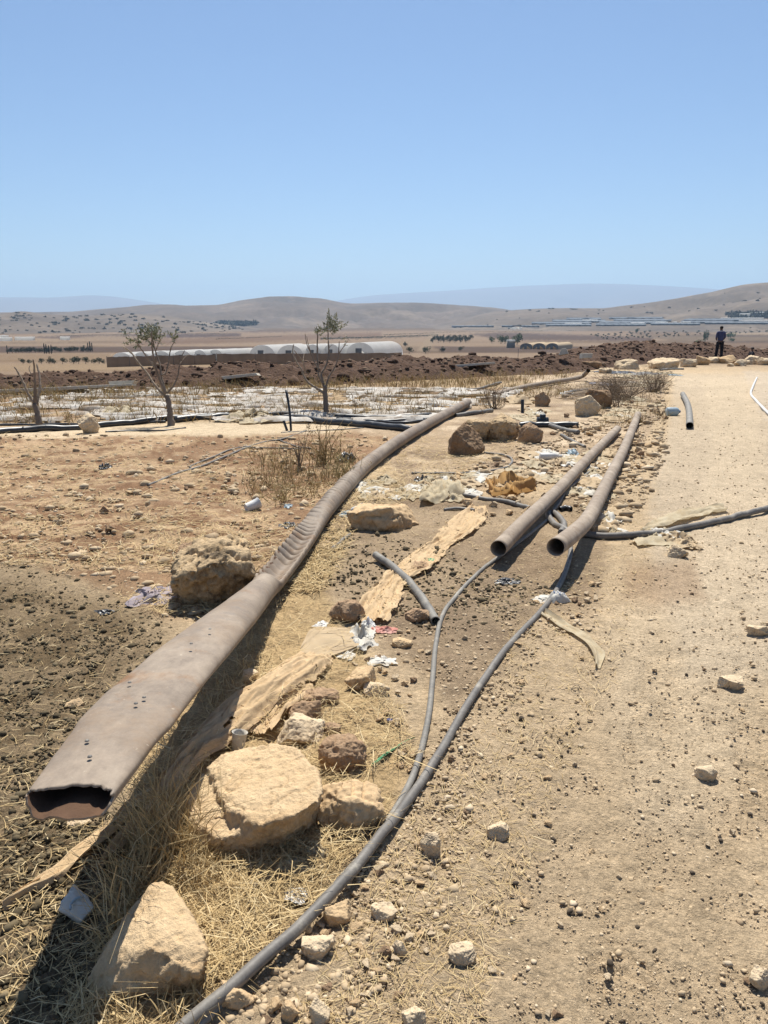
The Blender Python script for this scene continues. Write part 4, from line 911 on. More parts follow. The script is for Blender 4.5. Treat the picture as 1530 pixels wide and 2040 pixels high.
# the big slab
prism_rock([(412, 1528, .12), (440, 1503, .14), (482, 1488, .15), (540, 1482, .16), (594, 1490, .17), (612, 1510, .175), (634, 1537, .18), (641, 1566, .18), (634, 1594, .175), (588, 1626, .16), (548, 1634, .155), (520, 1645, .14), (455, 1610, .13)],
           [(600, 1664, 0), (545, 1692, 0), (450, 1700, 0), (440, 1560, .0), (620, 1560, -.03), (625, 1630, 0)],
           'largest pale flat topped slab of limestone beside the netting', 'rock_smooth', 3, .0055, .0075, .004, 1, flank=2.6,
           extra=([(405, 1540, .10), (470, 1600, .11), (500, 1650, .10), (440, 1672, .085), (385, 1640, .08), (372, 1590, .08), (430, 1708, 0), (365, 1688, 0), (352, 1640, 0), (375, 1590, 0), (500, 1702, 0), (440, 1560, 0)],
                  [(585, 1625, .13), (632, 1592, .15), (560, 1640, .12), (610, 1655, .02), (555, 1690, .01), (634, 1625, .02), (590, 1600, .05)]))
prism_rock([(300, 1757, .13), (325, 1752, .14), (352, 1775, .13), (398, 1850, .12), (414, 1892, .11), (398, 1940, .09), (300, 1890, .13), (215, 1890, .08), (250, 1840, .1)],
           [(180, 1990, 0), (168, 1955, .02), (200, 1900, 0), (310, 1985, 0), (395, 1965, 0), (410, 1920, 0), (300, 1780, -.03), (400, 1870, -.03)],
           'pale wedge shaped limestone half in shadow at the very front', 'rock_smooth', 5, .0055, .007, .004, 1, flank=2.2)
# the pitted boulder resting on the mauve cloth
prism_rock([(352, 1100, .26), (395, 1070, .33), (470, 1062, .36), (492, 1075, .33), (500, 1120, .25), (360, 1130, .24), (430, 1120, .30), (506, 1140, .18), (340, 1160, .17)],
           [(345, 1175, .06), (380, 1205, .0), (440, 1207, 0), (490, 1180, .04), (506, 1160, .08), (350, 1190, 0), (400, 1120, -.03), (480, 1120, -.03)],
           'large deeply pitted boulder with dark stains resting on a mauve cloth', 'rock_pit', 9, .012, .020, .030, 2, .35)
rock(350, 1076, 402, 1128, 'small smooth tan block tucked behind the large pitted boulder', 'rock_red', 12, .9, n=10, sharp=.6)
R_ = [
 (628, 1550, 766, 1676, 'rounded rough boulder touching the black hose, beside the big slab', 'rock', 21, .8, .6),
 (632, 1460, 731, 1550, 'reddish brown angular rock above the rounded boulder', 'rock_red', 22, .8, .5),
 (546, 1420, 642, 1497, 'pale yellow block leaning behind the big slab', 'rock_white', 23, .8, 0),
 (598, 1368, 675, 1414, 'flat crumbly brown stone below the netting edge', 'rock_red', 24, .8, .8),
 (560, 1392, 645, 1446, 'grey brown crumbling stone behind the pale yellow block', 'rock_red', 25, .7, .6),
 (640, 1432, 680, 1470, 'small pinkish stone wedged above the angular rock', 'rock_red', 26, .8, 0),
 (655, 1188, 727, 1246, 'round tan boulder at the lower end of the long tan netting', 'rock_red', 27, .8, .3),
 (685, 1328, 748, 1383, 'cube like tan stone beside a pale flat flake', 'rock', 28, .8, 0),
 (722, 1357, 777, 1392, 'pale flat flake of stone beside the cube like stone', 'rock_white', 29, .7, 0),
 (688, 1003, 838, 1064, 'long flat pale outcrop lying beside the crimped pipe', 'rock', 30, .7, .5),
 (893, 853, 968, 912, 'dark brown upright boulder in front of the rock cluster', 'rock_dark', 31, .8, .2),
 (925, 843, 985, 884, 'pitted tan rock behind the dark brown boulder', 'rock_pit', 32, .9, 1.2),
 (972, 835, 1040, 882, 'pitted pale rock in the middle of the rock cluster', 'rock_pit', 33, .9, 1.4),
 (1034, 848, 1082, 886, 'low tan rock at the sloping end of the rock cluster', 'rock_red', 34, .8, .4),
 (1148, 795, 1200, 832, 'pale rock at the front of the group by the thorn brush', 'rock_white', 35, .8, .5),
 (1172, 783, 1222, 815, 'brown rock at the back of the group by the thorn brush', 'rock_dark', 36, .8, .4),
 (1066, 786, 1098, 812, 'grey tan rock among weeds near the bent far pipe', 'rock_red', 37, .8, .4),
 (149, 832, 190, 866, 'white topped block standing by the black hoses on the straw field', 'rock_white', 38, .8, .2),
 (1329, 1086, 1376, 1114, 'low grey stone weighing down the torn plastic beside the hose', 'rock_white', 39, .8, .4),
 (836, 1648, 878, 1714, 'pale pointed shard lying close to the black hoses', 'rock_white', 40, .9, 0),
 (972, 1630, 1019, 1680, 'whitish crumbly stone on the track beyond the pointed shard', 'rock_white', 41, .8, .6),
 (894, 1872, 951, 1932, 'round pale stone alone on the track near the front', 'rock_white', 42, .8, .2),
 (1496, 1918, 1545, 1978, 'pale stone cut by the frame edge low on the track', 'rock_white', 43, .8, .1),
 (1392, 1516, 1436, 1562, 'round grey stone alone in the middle of the track', 'rock_white', 44, .8, .2),
 (1437, 1346, 1491, 1378, 'flat angular pale stone on the far side of the track', 'rock_white', 45, .6, 0),
 (1494, 1240, 1540, 1270, 'half buried pinkish stone at the track edge', 'rock_white', 46, .7, 0),
 (643, 1792, 700, 1850, 'tan stone in the cluster closest to the black hose', 'rock', 47, .8, .2),
 (598, 1853, 668, 1922, 'largest pale stone in the cluster beside the black hoses', 'rock_white', 48, .8, .2),
 (738, 1798, 792, 1842, 'low pale stone above the cluster beside the hoses', 'rock_white', 49, .7, 0),
 (782, 1868, 814, 1910, 'small pale upright stone on the gravel by the cluster', 'rock_white', 50, .8, 0),
 (430, 1948, 508, 2022, 'pale stone pressed against the doubled hoses at the front', 'rock', 51, .8, .1),
 (800, 2006, 850, 2060, 'pale stone cut by the bottom edge of the picture', 'rock_white', 52, .8, .1),
 (558, 1980, 596, 2044, 'tan stone below the cluster at the bottom edge', 'rock', 53, .8, .1),
 (614, 1990, 656, 2052, 'pointed pale stone at the bottom edge between two tan stones', 'rock_white', 54, .8, 0),
 (782, 1264, 822, 1296, 'tan stone lying between the red printed bag and the hose', 'rock', 55, .8, .1),
 (805, 1208, 862, 1246, 'broad flat brown stone beside the end of the short hose', 'rock_red', 56, .7, .3),
 (810, 1116, 862, 1140, 'low brown stone poking through the long tan netting', 'rock_red', 57, .7, .4),
 (1040, 1010, 1062, 1028, 'small tan stone under the side of the thinner steel pipe', 'rock', 58, .8, .1),
 (126, 1622, 176, 1652, 'flat pale stone on dark dung below the open pipe mouth', 'rock_white', 59, .7, 0),
 (126, 1388, 164, 1412, 'thin pale stone lying on the dark dung beside the flattened pipe', 'rock', 60, .6, 0),
 (480, 1325, 514, 1364, 'pale rounded stone half shaded under the flattened pipe', 'rock_white', 61, .8, 0),
]
for (x0, y0, x1, y1, lb, m, sd_, dr, pit) in R_: rock(x0, y0, x1, y1, lb, m, sd_, dr, pit=pit, n=24 if ('round' in lb or 'crumbly' in lb) else 12)
# boulders along the end of the track and along the soil bank
BB = [
 (1050, 711, 1123, 741, 'broad dark faced boulder at the foot of the soil bank with a white cap', 'rock_dark'), (983, 719, 1022, 741, 'rough pale boulder at the foot of the soil bank beyond the black bags', 'rock_white'),
 (1137, 711, 1162, 736, 'tall pale boulder just below the concrete block', 'rock_white'), (1156, 714, 1202, 738, 'wide brown boulder just below the concrete block', 'rock_dark'),
 (1228, 710, 1282, 738, 'pale and brown boulder standing apart before the row across the track', 'rock_white'), (1301, 708, 1362, 737, 'largest angular boulder starting the row across the track', 'rock_white'),
 (1361, 711, 1396, 733, 'rounded pale boulder second in the row across the track', 'rock_white'), (1388, 704, 1420, 729, 'lumpy brown boulder in the row just before the standing man', 'rock'),
 (1413, 709, 1440, 725, 'low grey boulder at the feet of the standing man', 'rock_white'), (1435, 703, 1472, 726, 'square tan boulder just past the standing man', 'rock'),
 (1466, 712, 1499, 731, 'pale boulder in front of the seated person', 'rock_white'), (1481, 704, 1521, 728, 'big smooth boulder hiding the seated person', 'rock_white'),
 (1516, 708, 1545, 729, 'boulder ending the row at the picture edge', 'rock_white'), (1450, 721, 1466, 731, 'little stone in front of the row of boulders', 'rock_white'),
 (1196, 730, 1222, 745, 'small pale rock by the bent tip of the far steel pipe', 'rock_white'), (1286, 686, 1308, 703, 'brown lump sitting on the soil bank crest', 'rock_dark')]
for i, (x0, y0, x1, y1, lb, m) in enumerate(BB): rock(x0, y0, x1, y1, lb, m, 80 + i, .8, pit=.3, name='boulder', cat='boulder', group='boulders at the end of the track', res=26)
# cobbles: 10 shapes, many copies
cob = []
for k in range(10):
    g2 = np.random.default_rng(300 + k); d = g2.normal(size=(10, 3)); d /= np.linalg.norm(d, axis=1)[:, None]; d = np.sign(d) * np.abs(d) ** .95 * [.5, .42, .3]
    o = hull_obj('stone', d, M[('rock_white', 'rock', 'rock_white', 'rock_red', 'rock')[k % 5]]); finish_rock(o, .03, .04, 310 + k, .02 * (k % 2), .8, 1); cob.append(o); o['_free'] = 1
def cobble(p, s, label, group, rz):
    k = random.randrange(10); o = cob[k]
    if '_free' in o: del o['_free']
    else: o = o.copy(); COL.objects.link(o)
    o.location = (float(p[0]), float(p[1]), float(p[2]) - s * .06); o.scale = (s, s, s * random.uniform(.7, 1.1)); o.rotation_euler = (0, 0, rz)
    for k_ in ('label', 'category', 'group'):
        if k_ in o: del o[k_]
    tag(o, label, 'stone', group)
for poly, n, smin, smax, lb, gr, sd_ in (
    ([(600, 1900), (800, 1680), (900, 1700), (820, 2040), (520, 2040)], 44, .016, .05, 'loose pale stone on the gravel right beside the black hoses', 'stones beside the black hoses', 401),
    ([(700, 1230), (860, 1260), (850, 1500), (760, 1600), (700, 1420)], 44, .018, .055, 'loose tan stone lying among straw between slab and hose', 'stones between the slab and the hose', 402),
    ([(900, 1250), (1100, 1200), (1050, 1500), (950, 1650), (880, 1600)], 40, .016, .045, 'small loose stone on the dirt between and beyond the two hoses', 'stones beyond the hoses', 403),
    ([(1100, 1150), (1530, 1150), (1530, 2040), (900, 2040), (1000, 1500)], 36, .018, .04, 'small loose stone on the open dirt track', 'stones on the open track', 404),
    ([(1060, 1180), (1200, 1160), (1180, 1230), (1080, 1240)], 20, .03, .07, 'loose tan stone around the curve of the hose under the bent pipe', 'stones at the hose curve', 405),
    ([(830, 960), (1000, 920), (1180, 860), (1230, 880), (1100, 1000), (960, 1050)], 34, .05, .14, 'loose rubble stone among rags between the steel pipes', 'rubble between the steel pipes', 406),
    ([(1180, 780), (1320, 760), (1330, 840), (1270, 950), (1200, 980), (1250, 850)], 44, .05, .16, 'loose rubble stone at the edge of the track', 'rubble at the track edge', 407),
    ([(1040, 800), (1160, 840), (1200, 860), (1100, 880)], 14, .08, .2, 'loose rubble stone by the black pipe with the tee joint', 'rubble by the tee joint', 408),
    ([(0, 880), (560, 880), (560, 1050), (0, 1100)], 26, .04, .12, 'loose earth coloured stone in the straw covered field', 'stones in the straw field', 409),
    ([(560, 880), (760, 900), (700, 980), (600, 1030)], 6, .06, .12, 'loose stone in weeds beside the crimped pipe', 'stones beside the crimped pipe', 410)):
    P, c = sample_px(poly, int(n * (1.6 if 'rubble' in lb else 1.05)), sd_)
    for p in P: cobble(p, random.uniform(smin, smax), lb, gr, random.uniform(0, 6.28))

# ------------------------------------------------------------------ steel pipes
def big_pipe():
    ctl = [(141, 1586, .48), (228, 1468, .465), (302, 1382, .43), (368, 1318, .38), (436, 1255, .31), (498, 1200, .20), (543, 1152, .11), (600, 1080, .085), (660, 1000, .085), (740, 918, .085), (830, 857, .085), (932, 802, .095)]
    P = catmull([at_h(x, y, h) for x, y, h in ctl], 1500); seg = np.concatenate([[0], np.cumsum(np.linalg.norm(np.diff(P, axis=0), axis=1))])
    pxx, pyy = project(P[:, 0], P[:, 1], P[:, 2])
    r = .077
    s_fold = np.interp(-1168, -pyy, seg); s_end = np.interp(-905, -pyy, seg)
    def sec(inset):
        def f(i, th):
            s = seg[:, None] + 0 * th[None]; T = th[None] + 0 * s
            fl = 1 - sstep(.0, 1.15, s)                      # 1 at the crushed mouth
            a = np.interp(s, [0, .12, .3, .38, .7, 1.1, 1.6, 2.4], [.108, .116, .126, .138, .142, .133, .114, .077]) - inset
            b = np.interp(s, [0, .12, .4, .7, 1.1, 1.6, 2.4], [.025, .026, .031, .040, .053, .066, .077]) - inset
            e = 1 - .25 * fl; cs, sn = np.cos(T), np.sin(T)
            A = a * np.sign(cs) * np.abs(cs) ** e; B = b * np.sign(sn) * np.abs(sn) ** e
            # buckled, gutter shaped stretch
            z = sstep(s_fold, s_fold + .10, s) * (1 - sstep(s_end - .9, s_end, s))
            dent = sstep(s_fold, s_fold + .06, s) * (1 - sstep(s_fold + .5, s_fold + 2.2, s))
            up = np.clip(sn, 0, 1)
            B = B - dent * up * r * 1.45 * (np.clip(1 - ((cs + -.10) / .95) ** 2, 0, 1)) * .85
            A = A * (1 + .16 * dent); B = B * (1 - .15 * dent * (sn < 0))
            rip = np.sin(2 * np.pi * (s / .098 + .9 * fbm(np.stack([seg * 1.7, 0 * seg, 0 * seg], 1), 3, 95)[:, None] + .16 * cs))
            rip = 1 - 2 * (1 - np.abs(rip)) ** 1.6 if False else 2 * np.abs(np.cos(np.pi * (s / .098 + .9 * fbm(np.stack([seg * 1.7, 0 * seg, 0 * seg], 1), 3, 95)[:, None] + .16 * cs))) ** .55 - 1.35
            side = np.clip(.62 - .5 * cs, 0, 1.2)            # stronger on the far-left rim
            amp = z * (.75 + .25 * (1 - sstep(s_fold + .4, s_end, s)))
            k = amp * rip * (.75 + .9 * fbm(np.stack([seg * 4, 0 * seg, 0 * seg + 5], 1), 2, 96)[:, None]) * side * np.clip(sn + .35, 0, 1)
            A = A * (1 + .15 * k); B = B + k * .025
            # wear
            q = np.stack([A.ravel() * 9, B.ravel() * 9, s.ravel() * 4], 1); nz = fbm(q, 3, 91).reshape(A.shape)
            B = B + .010 * np.clip(1 - s / 1.6, 0, 1) * fbm(np.stack([A.ravel() * 7, B.ravel() * 7, s.ravel() * 2.2], 1), 3, 97).reshape(A.shape)
            lip = np.clip(1 - s / .30, 0, 1) * np.where(sn > 0, .5, 1.0)
            B = B + .004 * nz + lip * .012 * np.sin(cs * 5.0 + 1.1) * np.where(sn > 0, .3, 1.0)
            A = A * (1 + .02 * nz)
            return A, B
        return f
    V, Fs = hollow(P, r, .006, 72, sec(0), sec(.006))
    nT = 72; n = len(P)
    # ragged torn mouth: push the last rings back and forth, lower lip sticks out
    th = np.linspace(0, 2 * np.pi, nT, endpoint=False); T0 = (P[0] - P[6]); T0 /= np.linalg.norm(T0)
    for base in (0, n * nT):
        for i in range(40):
            w = (1 - i / 40.0) ** 2
            off = .014 * fbm(np.stack([np.cos(th) * 5, np.sin(th) * 5, 0 * th], 1), 3, 17) + .075 * np.clip(-np.sin(th), 0, 1) ** .6 * (1 - .5 * np.abs(np.cos(th) - .1)) - .012 * np.clip(np.sin(th), 0, 1) * (np.cos(th) > 0)
            V[base + i * nT: base + (i + 1) * nT] += T0[None] * (off * w)[:, None]
    root = thing('steel_pipe', (P[0][0], P[0][1], 0), 'long rusty steel pipe with a crushed open mouth and a crimped buckled stretch', 'pipe')
    half = n * nT; Q = Fs[0]; inn = (Q >= half).all(1)
    obj('outer_wall', V, Q[~inn], M['steel'], root); obj('inner_wall', V, Q[inn], M['inner'], root)
    # rivets / little holes on the crushed part
    T, S, U = frames(P)
    parts = []
    for s, a in ((.12, .0), (.2, -.04), (.42, .02), (.47, .03), (.6, -.06), (.95, .03), (1.15, .04)):
        i = int(np.searchsorted(seg, s)); fl = 1 - float(sstep(0, 1.15, np.array(s))); b = r * (1 - .60 * fl); q = P[i] + S[i] * a + U[i] * (b * math.sqrt(max(0, 1 - (a / (r * 1.4)) ** 2)) + .001)
        v, f = lathe([(0.0001, .004), (.005, .0035), (.0065, 0)], 10); v = np.stack([v @ np.array([S[i][k], T[i][k], U[i][k]]) for k in range(3)], 1) + q; obj('rivet', v, f, M['hose'], root)
big_pipe()
def pipe(ctl, r, label, m='steel2', wall=.004, name='steel_pipe', cat='pipe', n=160, nseg=32, dent=.02, seed=3, group=None):
    P = catmull([at_h(*q) for q in ctl], n)
    def sec(ins):
        def f(i, th):
            s = np.arange(n)[:, None] / n * 30 + 0 * th[None]; T = th[None] + 0 * s
            q = np.stack([np.cos(T).ravel(), np.sin(T).ravel(), s.ravel()], 1); nz = fbm(q, 3, seed).reshape(T.shape)
            rr_ = (r - ins) * (1 + dent * nz); return rr_ * np.cos(T), rr_ * np.sin(T)
        return f
    V, Fs = hollow(P, r, wall, nseg, sec(0), sec(wall)); o = obj(name, V, Fs, M[m]); tag(o, label, cat, group); return o
pipe([(993, 1093, .125), (1050, 1035, .11), (1110, 978, .08), (1170, 915, .07), (1230, 855, .06)], .056, 'straight thinner steel pipe lying over the hoses with its round mouth open')
pipe([(1107, 1090, .24), (1140, 1065, .20), (1168, 1038, .14), (1190, 1000, .10), (1215, 950, .08), (1245, 890, .07), (1271, 826, .06)], .058, 'bent steel pipe beside the track with its mouth raised off the ground', seed=5)
pipe([(1374, 848, .06), (1373, 822, .06), (1369, 803, .06), (1360, 785, .07)], .055, 'short bent grey pipe lying alone on the track', 'hose_dusty', seed=6, n=60)
pipe([(985, 786, .07), (1040, 772, .07), (1100, 761, .08), (1145, 754, .10), (1162, 748, .16), (1172, 738, .34)], .062, 'far steel pipe in dry weeds with its tip bent upward', 'steel2', seed=7)
# ------------------------------------------------------------------ hoses
def hose(ctl, r, label, m='hose', name='hose', n=None, open_end=False, group=None, cat='hose', lift=0):
    P = catmull([at_h(x, y, r * .8 + lift + (h[0] if h else 0)) for x, y, *h in ctl], n or 18 * len(ctl))
    P[:, 2] += r * .3 * fbm(np.stack([np.arange(len(P)) * .12, 0 * P[:, 0], 0 * P[:, 0]], 1), 2, int(ctl[0][0]) & 255)
    V, Fs = hollow(P, r, r * .18, 16) if open_end else sweep(P, r, 14)
    return tag(obj(name, V, Fs, M[m]), label, cat, group)
hose([(335, 2072, .012), (405, 2010, .02), (470, 1957, .025), (540, 1895, .028), (600, 1842, .03), (700, 1737, .028), (760, 1662, .02), (800, 1612, .008), (870, 1510), (940, 1390), (1010, 1290), (1080, 1215), (1115, 1165), (1132, 1122), (1137, 1090), (1130, 1066)], .0165, 'thick grey hose sweeping from the front corner to the bent pipe')
hose([(378, 2062), (450, 1986), (522, 1912), (580, 1858), (645, 1790), (712, 1717), (765, 1650), (806, 1582), (832, 1520), (853, 1430), (862, 1350), (868, 1285), (882, 1225), (915, 1180), (960, 1135), (1010, 1098), (1060, 1060), (1092, 1034), (1104, 1012), (1118, 988), (1140, 965), (1165, 947), (1182, 935)], .0128, 'thinner dusty hose curving between the rocks and the thick hose', 'hose_dusty')
hose([(1570, 1000, .02), (1500, 1020, .01), (1440, 1035), (1370, 1051), (1290, 1064), (1210, 1068), (1150, 1062), (1115, 1050), (1098, 1036), (1092, 1024), (1102, 1022), (1116, 1032), (1124, 1046), (1118, 1060)], .026, 'dark hose lying across the track and hooked under the bent pipe', 'hose')
hose([(748, 1106, .02), (775, 1124, .01), (805, 1150), (832, 1180), (852, 1210), (868, 1236)], .026, 'short curved cut hose with an open end beside the tan netting', 'hose_dusty', open_end=True)
hose([(924, 986), (960, 993), (1010, 1000), (1058, 1014)], .022, 'dark cut hose poking under the straight steel pipe', 'hose')
hose([(885, 1016), (912, 1014), (945, 1017)], .016, 'very short dark hose stub at the top of the tan netting', 'hose')
hose([(1116, 1014), (1126, 1012), (1138, 1014)], .024, 'stubby black hose end between the two steel pipes', 'hose_black', open_end=True)
hose([(1092, 1030), (1112, 1005), (1128, 978), (1150, 960), (1172, 948)], .014, 'flat grey hose lying beside the straight steel pipe', 'hose_dusty')
hose([(660, 1094), (680, 1078), (698, 1064)], .013, 'short black stick of hose leaning on the flat pale outcrop', 'hose')
HB = 'black hoses along the row of trees'
hose([(-60, 866), (40, 856), (160, 851), (240, 843), (330, 834), (400, 829), (455, 827)], .05, 'thick black hose passing behind the dead tree and white block', 'hose_black', group=HB)
hose([(-40, 848), (60, 846), (170, 845), (260, 843), (330, 840)], .022, 'thin black hose between the dead tree and the middle olive', 'hose_black', group=HB)
hose([(350, 836), (420, 831), (520, 827), (600, 826), (660, 829), (740, 832), (800, 833), (858, 829)], .056, 'thick black hose running between the two leafy olives', 'hose_black', group=HB)
hose([(560, 833), (600, 833), (630, 838), (700, 843), (760, 849), (820, 855)], .055, 'thick black hose slanting from the post to the crimped pipe', 'hose_black', group=HB)
hose([(640, 838), (700, 838), (760, 839), (830, 836), (850, 836)], .028, 'thinner black hose lying between two thick ones', 'hose_black', group=HB)
hose([(640, 832), (720, 837), (800, 842), (845, 838)], .024, 'thin black hose under the thick ones near the pipe', 'hose_black', group=HB)
hose([(210, 860), (270, 858), (330, 857), (370, 852)], .012, 'thin black drip line in the shade below the middle olive', 'hose_black', group=HB)
hose([(908, 827), (940, 823), (980, 818)], .04, 'grey hose end sticking out past the crimped pipe', 'hose')
hose([(800, 824), (835, 815), (868, 803), (866, 795), (880, 785), (905, 777), (950, 775), (975, 768), (998, 762)], .034, 'grey hose winding from the field edge toward the soil bank', 'hose')
hose([(965, 902), (1000, 906), (1019, 914), (1016, 926), (990, 936), (930, 943), (820, 942)], .013, 'thin looped hose behind the cream rags', 'hose')
hose([(295, 967), (350, 944), (400, 929), (450, 909), (490, 892), (530, 880), (565, 874), (610, 858)], .013, 'long thin drip hose crossing the straw field', 'hose')
hose([(378, 932), (385, 926), (420, 912), (470, 893), (530, 892), (600, 895)], .010, 'second thin drip hose branching off the long one in the straw field', 'hose')
hose([(555, 876), (590, 889), (620, 893)], .010, 'short thin drip hose lying in the dry weeds', 'hose')
hose([(560, 862), (640, 858), (725, 852)], .010, 'thin drip line behind the dry weeds', 'hose_black')
hose([(1118, 866), (1140, 878), (1165, 890)], .022, 'short dark tube lying beyond the white bottle', 'hose')
hose([(1035, 790 + 56), (1080, 846), (1152, 847)], .05, 'thick black pipe carrying a tee joint among the rocks', 'hose_black', 'pipe')
hose([(1092, 847), (1120, 855), (1152, 862)], .036, 'grey branch tube angled away from the tee joint', 'hose')
hose([(1123, 788), (1140, 781), (1170, 778)], .05, 'grey pipe stub lying in the flattened reeds near the far pipe', 'hose')
hose([(1315, 737), (1335, 735), (1362, 735)], .04, 'brownish curved pipe at the head of the track', 'hose_dusty')
hose([(1372, 696, .2), (1400, 692, .4), (1420, 697, .2)], .09, 'black curved pipe lying on the soil near the standing man', 'hose_black')
hose([(1508, 752), (1500, 770), (1496, 785), (1508, 800), (1525, 818), (1545, 835)], .026, 'pale white hose lying along the far side of the track', 'white')
for k, (a, b) in enumerate(((735, 745), (760, 744), (790, 746))):
    cpt = at_h(a, b); th = np.linspace(0, 2 * np.pi, 40); P = np.stack([cpt[0] + .42 * np.cos(th), cpt[1] + .5 * np.sin(th), cpt[2] + .05 + .03 * k + 0 * th], 1)
    V, Fs = sweep(P, .035, 8); tag(obj('hose_coil', V, Fs, M['hose_dusty']), ('grey coiled hose lying at the soil bank, first of a heap', 'grey coiled hose on top of the heap at the soil bank', 'grey coiled hose at the far end of the heap')[k], 'hose', 'coiled hoses at the soil bank')
hose([(690, 755), (730, 748), (800, 749), (822, 746)], .04, 'grey hose under the coils at the soil bank', 'hose')
# tee joint
p = at_h(1080, 845); v1 = sweep(np.array([[p[0] - .09, p[1] - .02, p[2] + .05], [p[0] + .09, p[1] - .02, p[2] + .05]]), .066, 14); v2 = sweep(np.array([[p[0], p[1] - .02, p[2] + .05], [p[0], p[1] - .02, p[2] + .16]]), .05, 14)
V, Fs = merge([v1, v2]); tag(obj('tee_joint', V, Fs, M['black']), 'black tee joint clamped on the thick black pipe', 'pipe joint')
# post and leaning stake, other stakes
def stake(pts, r, label, m='black'):
    p0 = at_h(*pts[0]); c = depth(p0); P = np.array([p0 - [0, 0, .05]] + [at_c(x, y, c) for x, y in pts[1:]]); V, Fs = sweep(catmull(P, 8), r, 8); tag(obj('stake', V, Fs, M[m]), label, 'stake')
stake([(580, 858), (577, 820), (570, 777)], .018, 'thin dark upright stake beside the black hoses')
stake([(574, 858), (565, 838)], .02, 'short dark stake leaning beside the taller one')
stake([(1041, 822), (1041, 796)], .03, 'short black stake among pale rags behind the rocks')
stake([(1032, 712), (1033, 694)], .07, 'dark post stuck in the soil bank')

# ------------------------------------------------------------------ cloths, nets, shreds
def cloth(name, ea, eb, nu, nv, label, m, seed, amp=.02, folds=3, lift=.008, cat='netting', hs=None, fray=.0):
    A = catmull([at_h(x, y) for x, y in ea], nu); B = catmull([at_h(x, y) for x, y in eb], nu)
    g = np.random.default_rng(seed); V = np.zeros((nu, nv, 3)); u = np.linspace(0, 1, nu)
    H_ = np.interp(u, np.linspace(0, 1, len(hs)), hs) if hs is not None else 0 * u
    ln = np.linalg.norm(np.diff(A, axis=0), axis=1).sum()
    for j in range(nv):
        t = j / (nv - 1); q = A * (1 - t) + B * t
        fx = fbm(np.stack([u * ln * 5, 0 * u + t * 2, 0 * u], 1), 3, seed + 50)
        if fray and j in (0, nv - 1): q = q + np.stack([fray * fbm(np.stack([u * ln * 14, 0 * u + j, 0 * u], 1), 3, seed), 0 * u, 0 * u], 1)
        ph = t * folds * 2 * math.pi + 2.6 * fbm(np.stack([u * ln * 2.2, 0 * u, 0 * u], 1), 3, seed + 4)
        q3 = lambda a_, b_: np.stack([u * ln * a_, 0 * u + t * b_, 0 * u], 1)
        z = amp * (1.5 * np.clip(1 - 3.2 * np.abs(fbm(q3(1.3, folds * .8), 3, seed + 4)), -.2, 1) + .8 * np.clip(1 - 4 * np.abs(fbm(q3(3.5, folds * 2.6), 3, seed + 5)), -.2, 1) + .35 * fbm(q3(16, 12), 3, seed + 7))
        q = q + (B - A) * (.10 * fbm(q3(4, 2), 3, seed + 8))[:, None]
        V[:, j] = q; V[:, j, 2] = gh(q[:, 0], q[:, 1]) + lift + np.maximum(z, -lift * .4) + H_ * math.sin(math.pi * t) ** .7
    Q = gridfaces(nu, nv)
    if cat == 'netting':                          # frayed, holed margins
        U_, T_ = np.meshgrid(u * ln, np.linspace(0, 1, nv), indexing='ij'); ed = np.clip(1 - np.minimum(T_, 1 - T_) / .22, 0, 1) ** 1.5
        hole = fbm(np.stack([U_.ravel() * 9, T_.ravel() * 7, 0 * U_.ravel()], 1), 4, seed + 60, .65).reshape(U_.shape) + .38 * ed
        Q = Q[hole[:-1, :-1].ravel() < .52]
    o = obj(name, V.reshape(-1, 3), Q, M[m]); tag(o, label, cat); return o
cloth('netting', [(935, 1012), (905, 1035), (880, 1062), (845, 1085), (790, 1130), (745, 1175), (715, 1205), (700, 1240)], [(972, 1008), (968, 1038), (945, 1065), (900, 1090), (870, 1130), (820, 1160), (800, 1200), (768, 1245)], 240, 44, 'long strip of tan netting running down past the short curved hose', 'net', 21, .017, 3, fray=.02)
cloth('netting', [(600, 1312), (540, 1350), (480, 1395), (420, 1440), (360, 1500), (310, 1580), (270, 1650), (215, 1700), (195, 1750)], [(668, 1318), (640, 1360), (590, 1395), (530, 1440), (450, 1505), (385, 1560), (320, 1650), (235, 1715), (205, 1755)], 280, 52, 'wide tan netting draped along the flattened pipe shade to the front', 'net', 22, .019, 2.4, lift=.015, hs=[.0, .05, .06, .06, .05, .05, .05, .03, 0], fray=.02)
cloth('netting', [(300, 1570), (255, 1600), (220, 1640), (165, 1690), (110, 1740), (60, 1770), (5, 1810)], [(320, 1590), (275, 1615), (240, 1655), (185, 1705), (122, 1755), (68, 1780), (8, 1818)], 150, 16, 'twisted tan netting rope trailing over the dark dung', 'net', 23, .014, 2, fray=.01)
cloth('sheet', [(598, 1300), (622, 1262), (690, 1258)], [(600, 1308), (650, 1315), (720, 1290)], 40, 26, 'flat pale tan sheet lying at the top of the wide netting', 'sack', 24, .008, 1, lift=.02, cat='sheet')
cloth('netting', [(545, 1470), (580, 1430), (630, 1380)], [(500, 1470), (540, 1420), (590, 1370)], 40, 16, 'small tan netting piece tucked behind the pale yellow block', 'net', 25, .02, 2, lift=.02)
cloth('plastic_ribbon', [(1078, 1228), (1105, 1246), (1140, 1268), (1170, 1290), (1184, 1315), (1186, 1332)], [(1086, 1220), (1118, 1240), (1150, 1258), (1182, 1284), (1204, 1304), (1196, 1334)], 70, 9, 'cream twisted ribbon of torn plastic lying on the dirt', 'shred', 26, .012, 2, cat='plastic scrap')
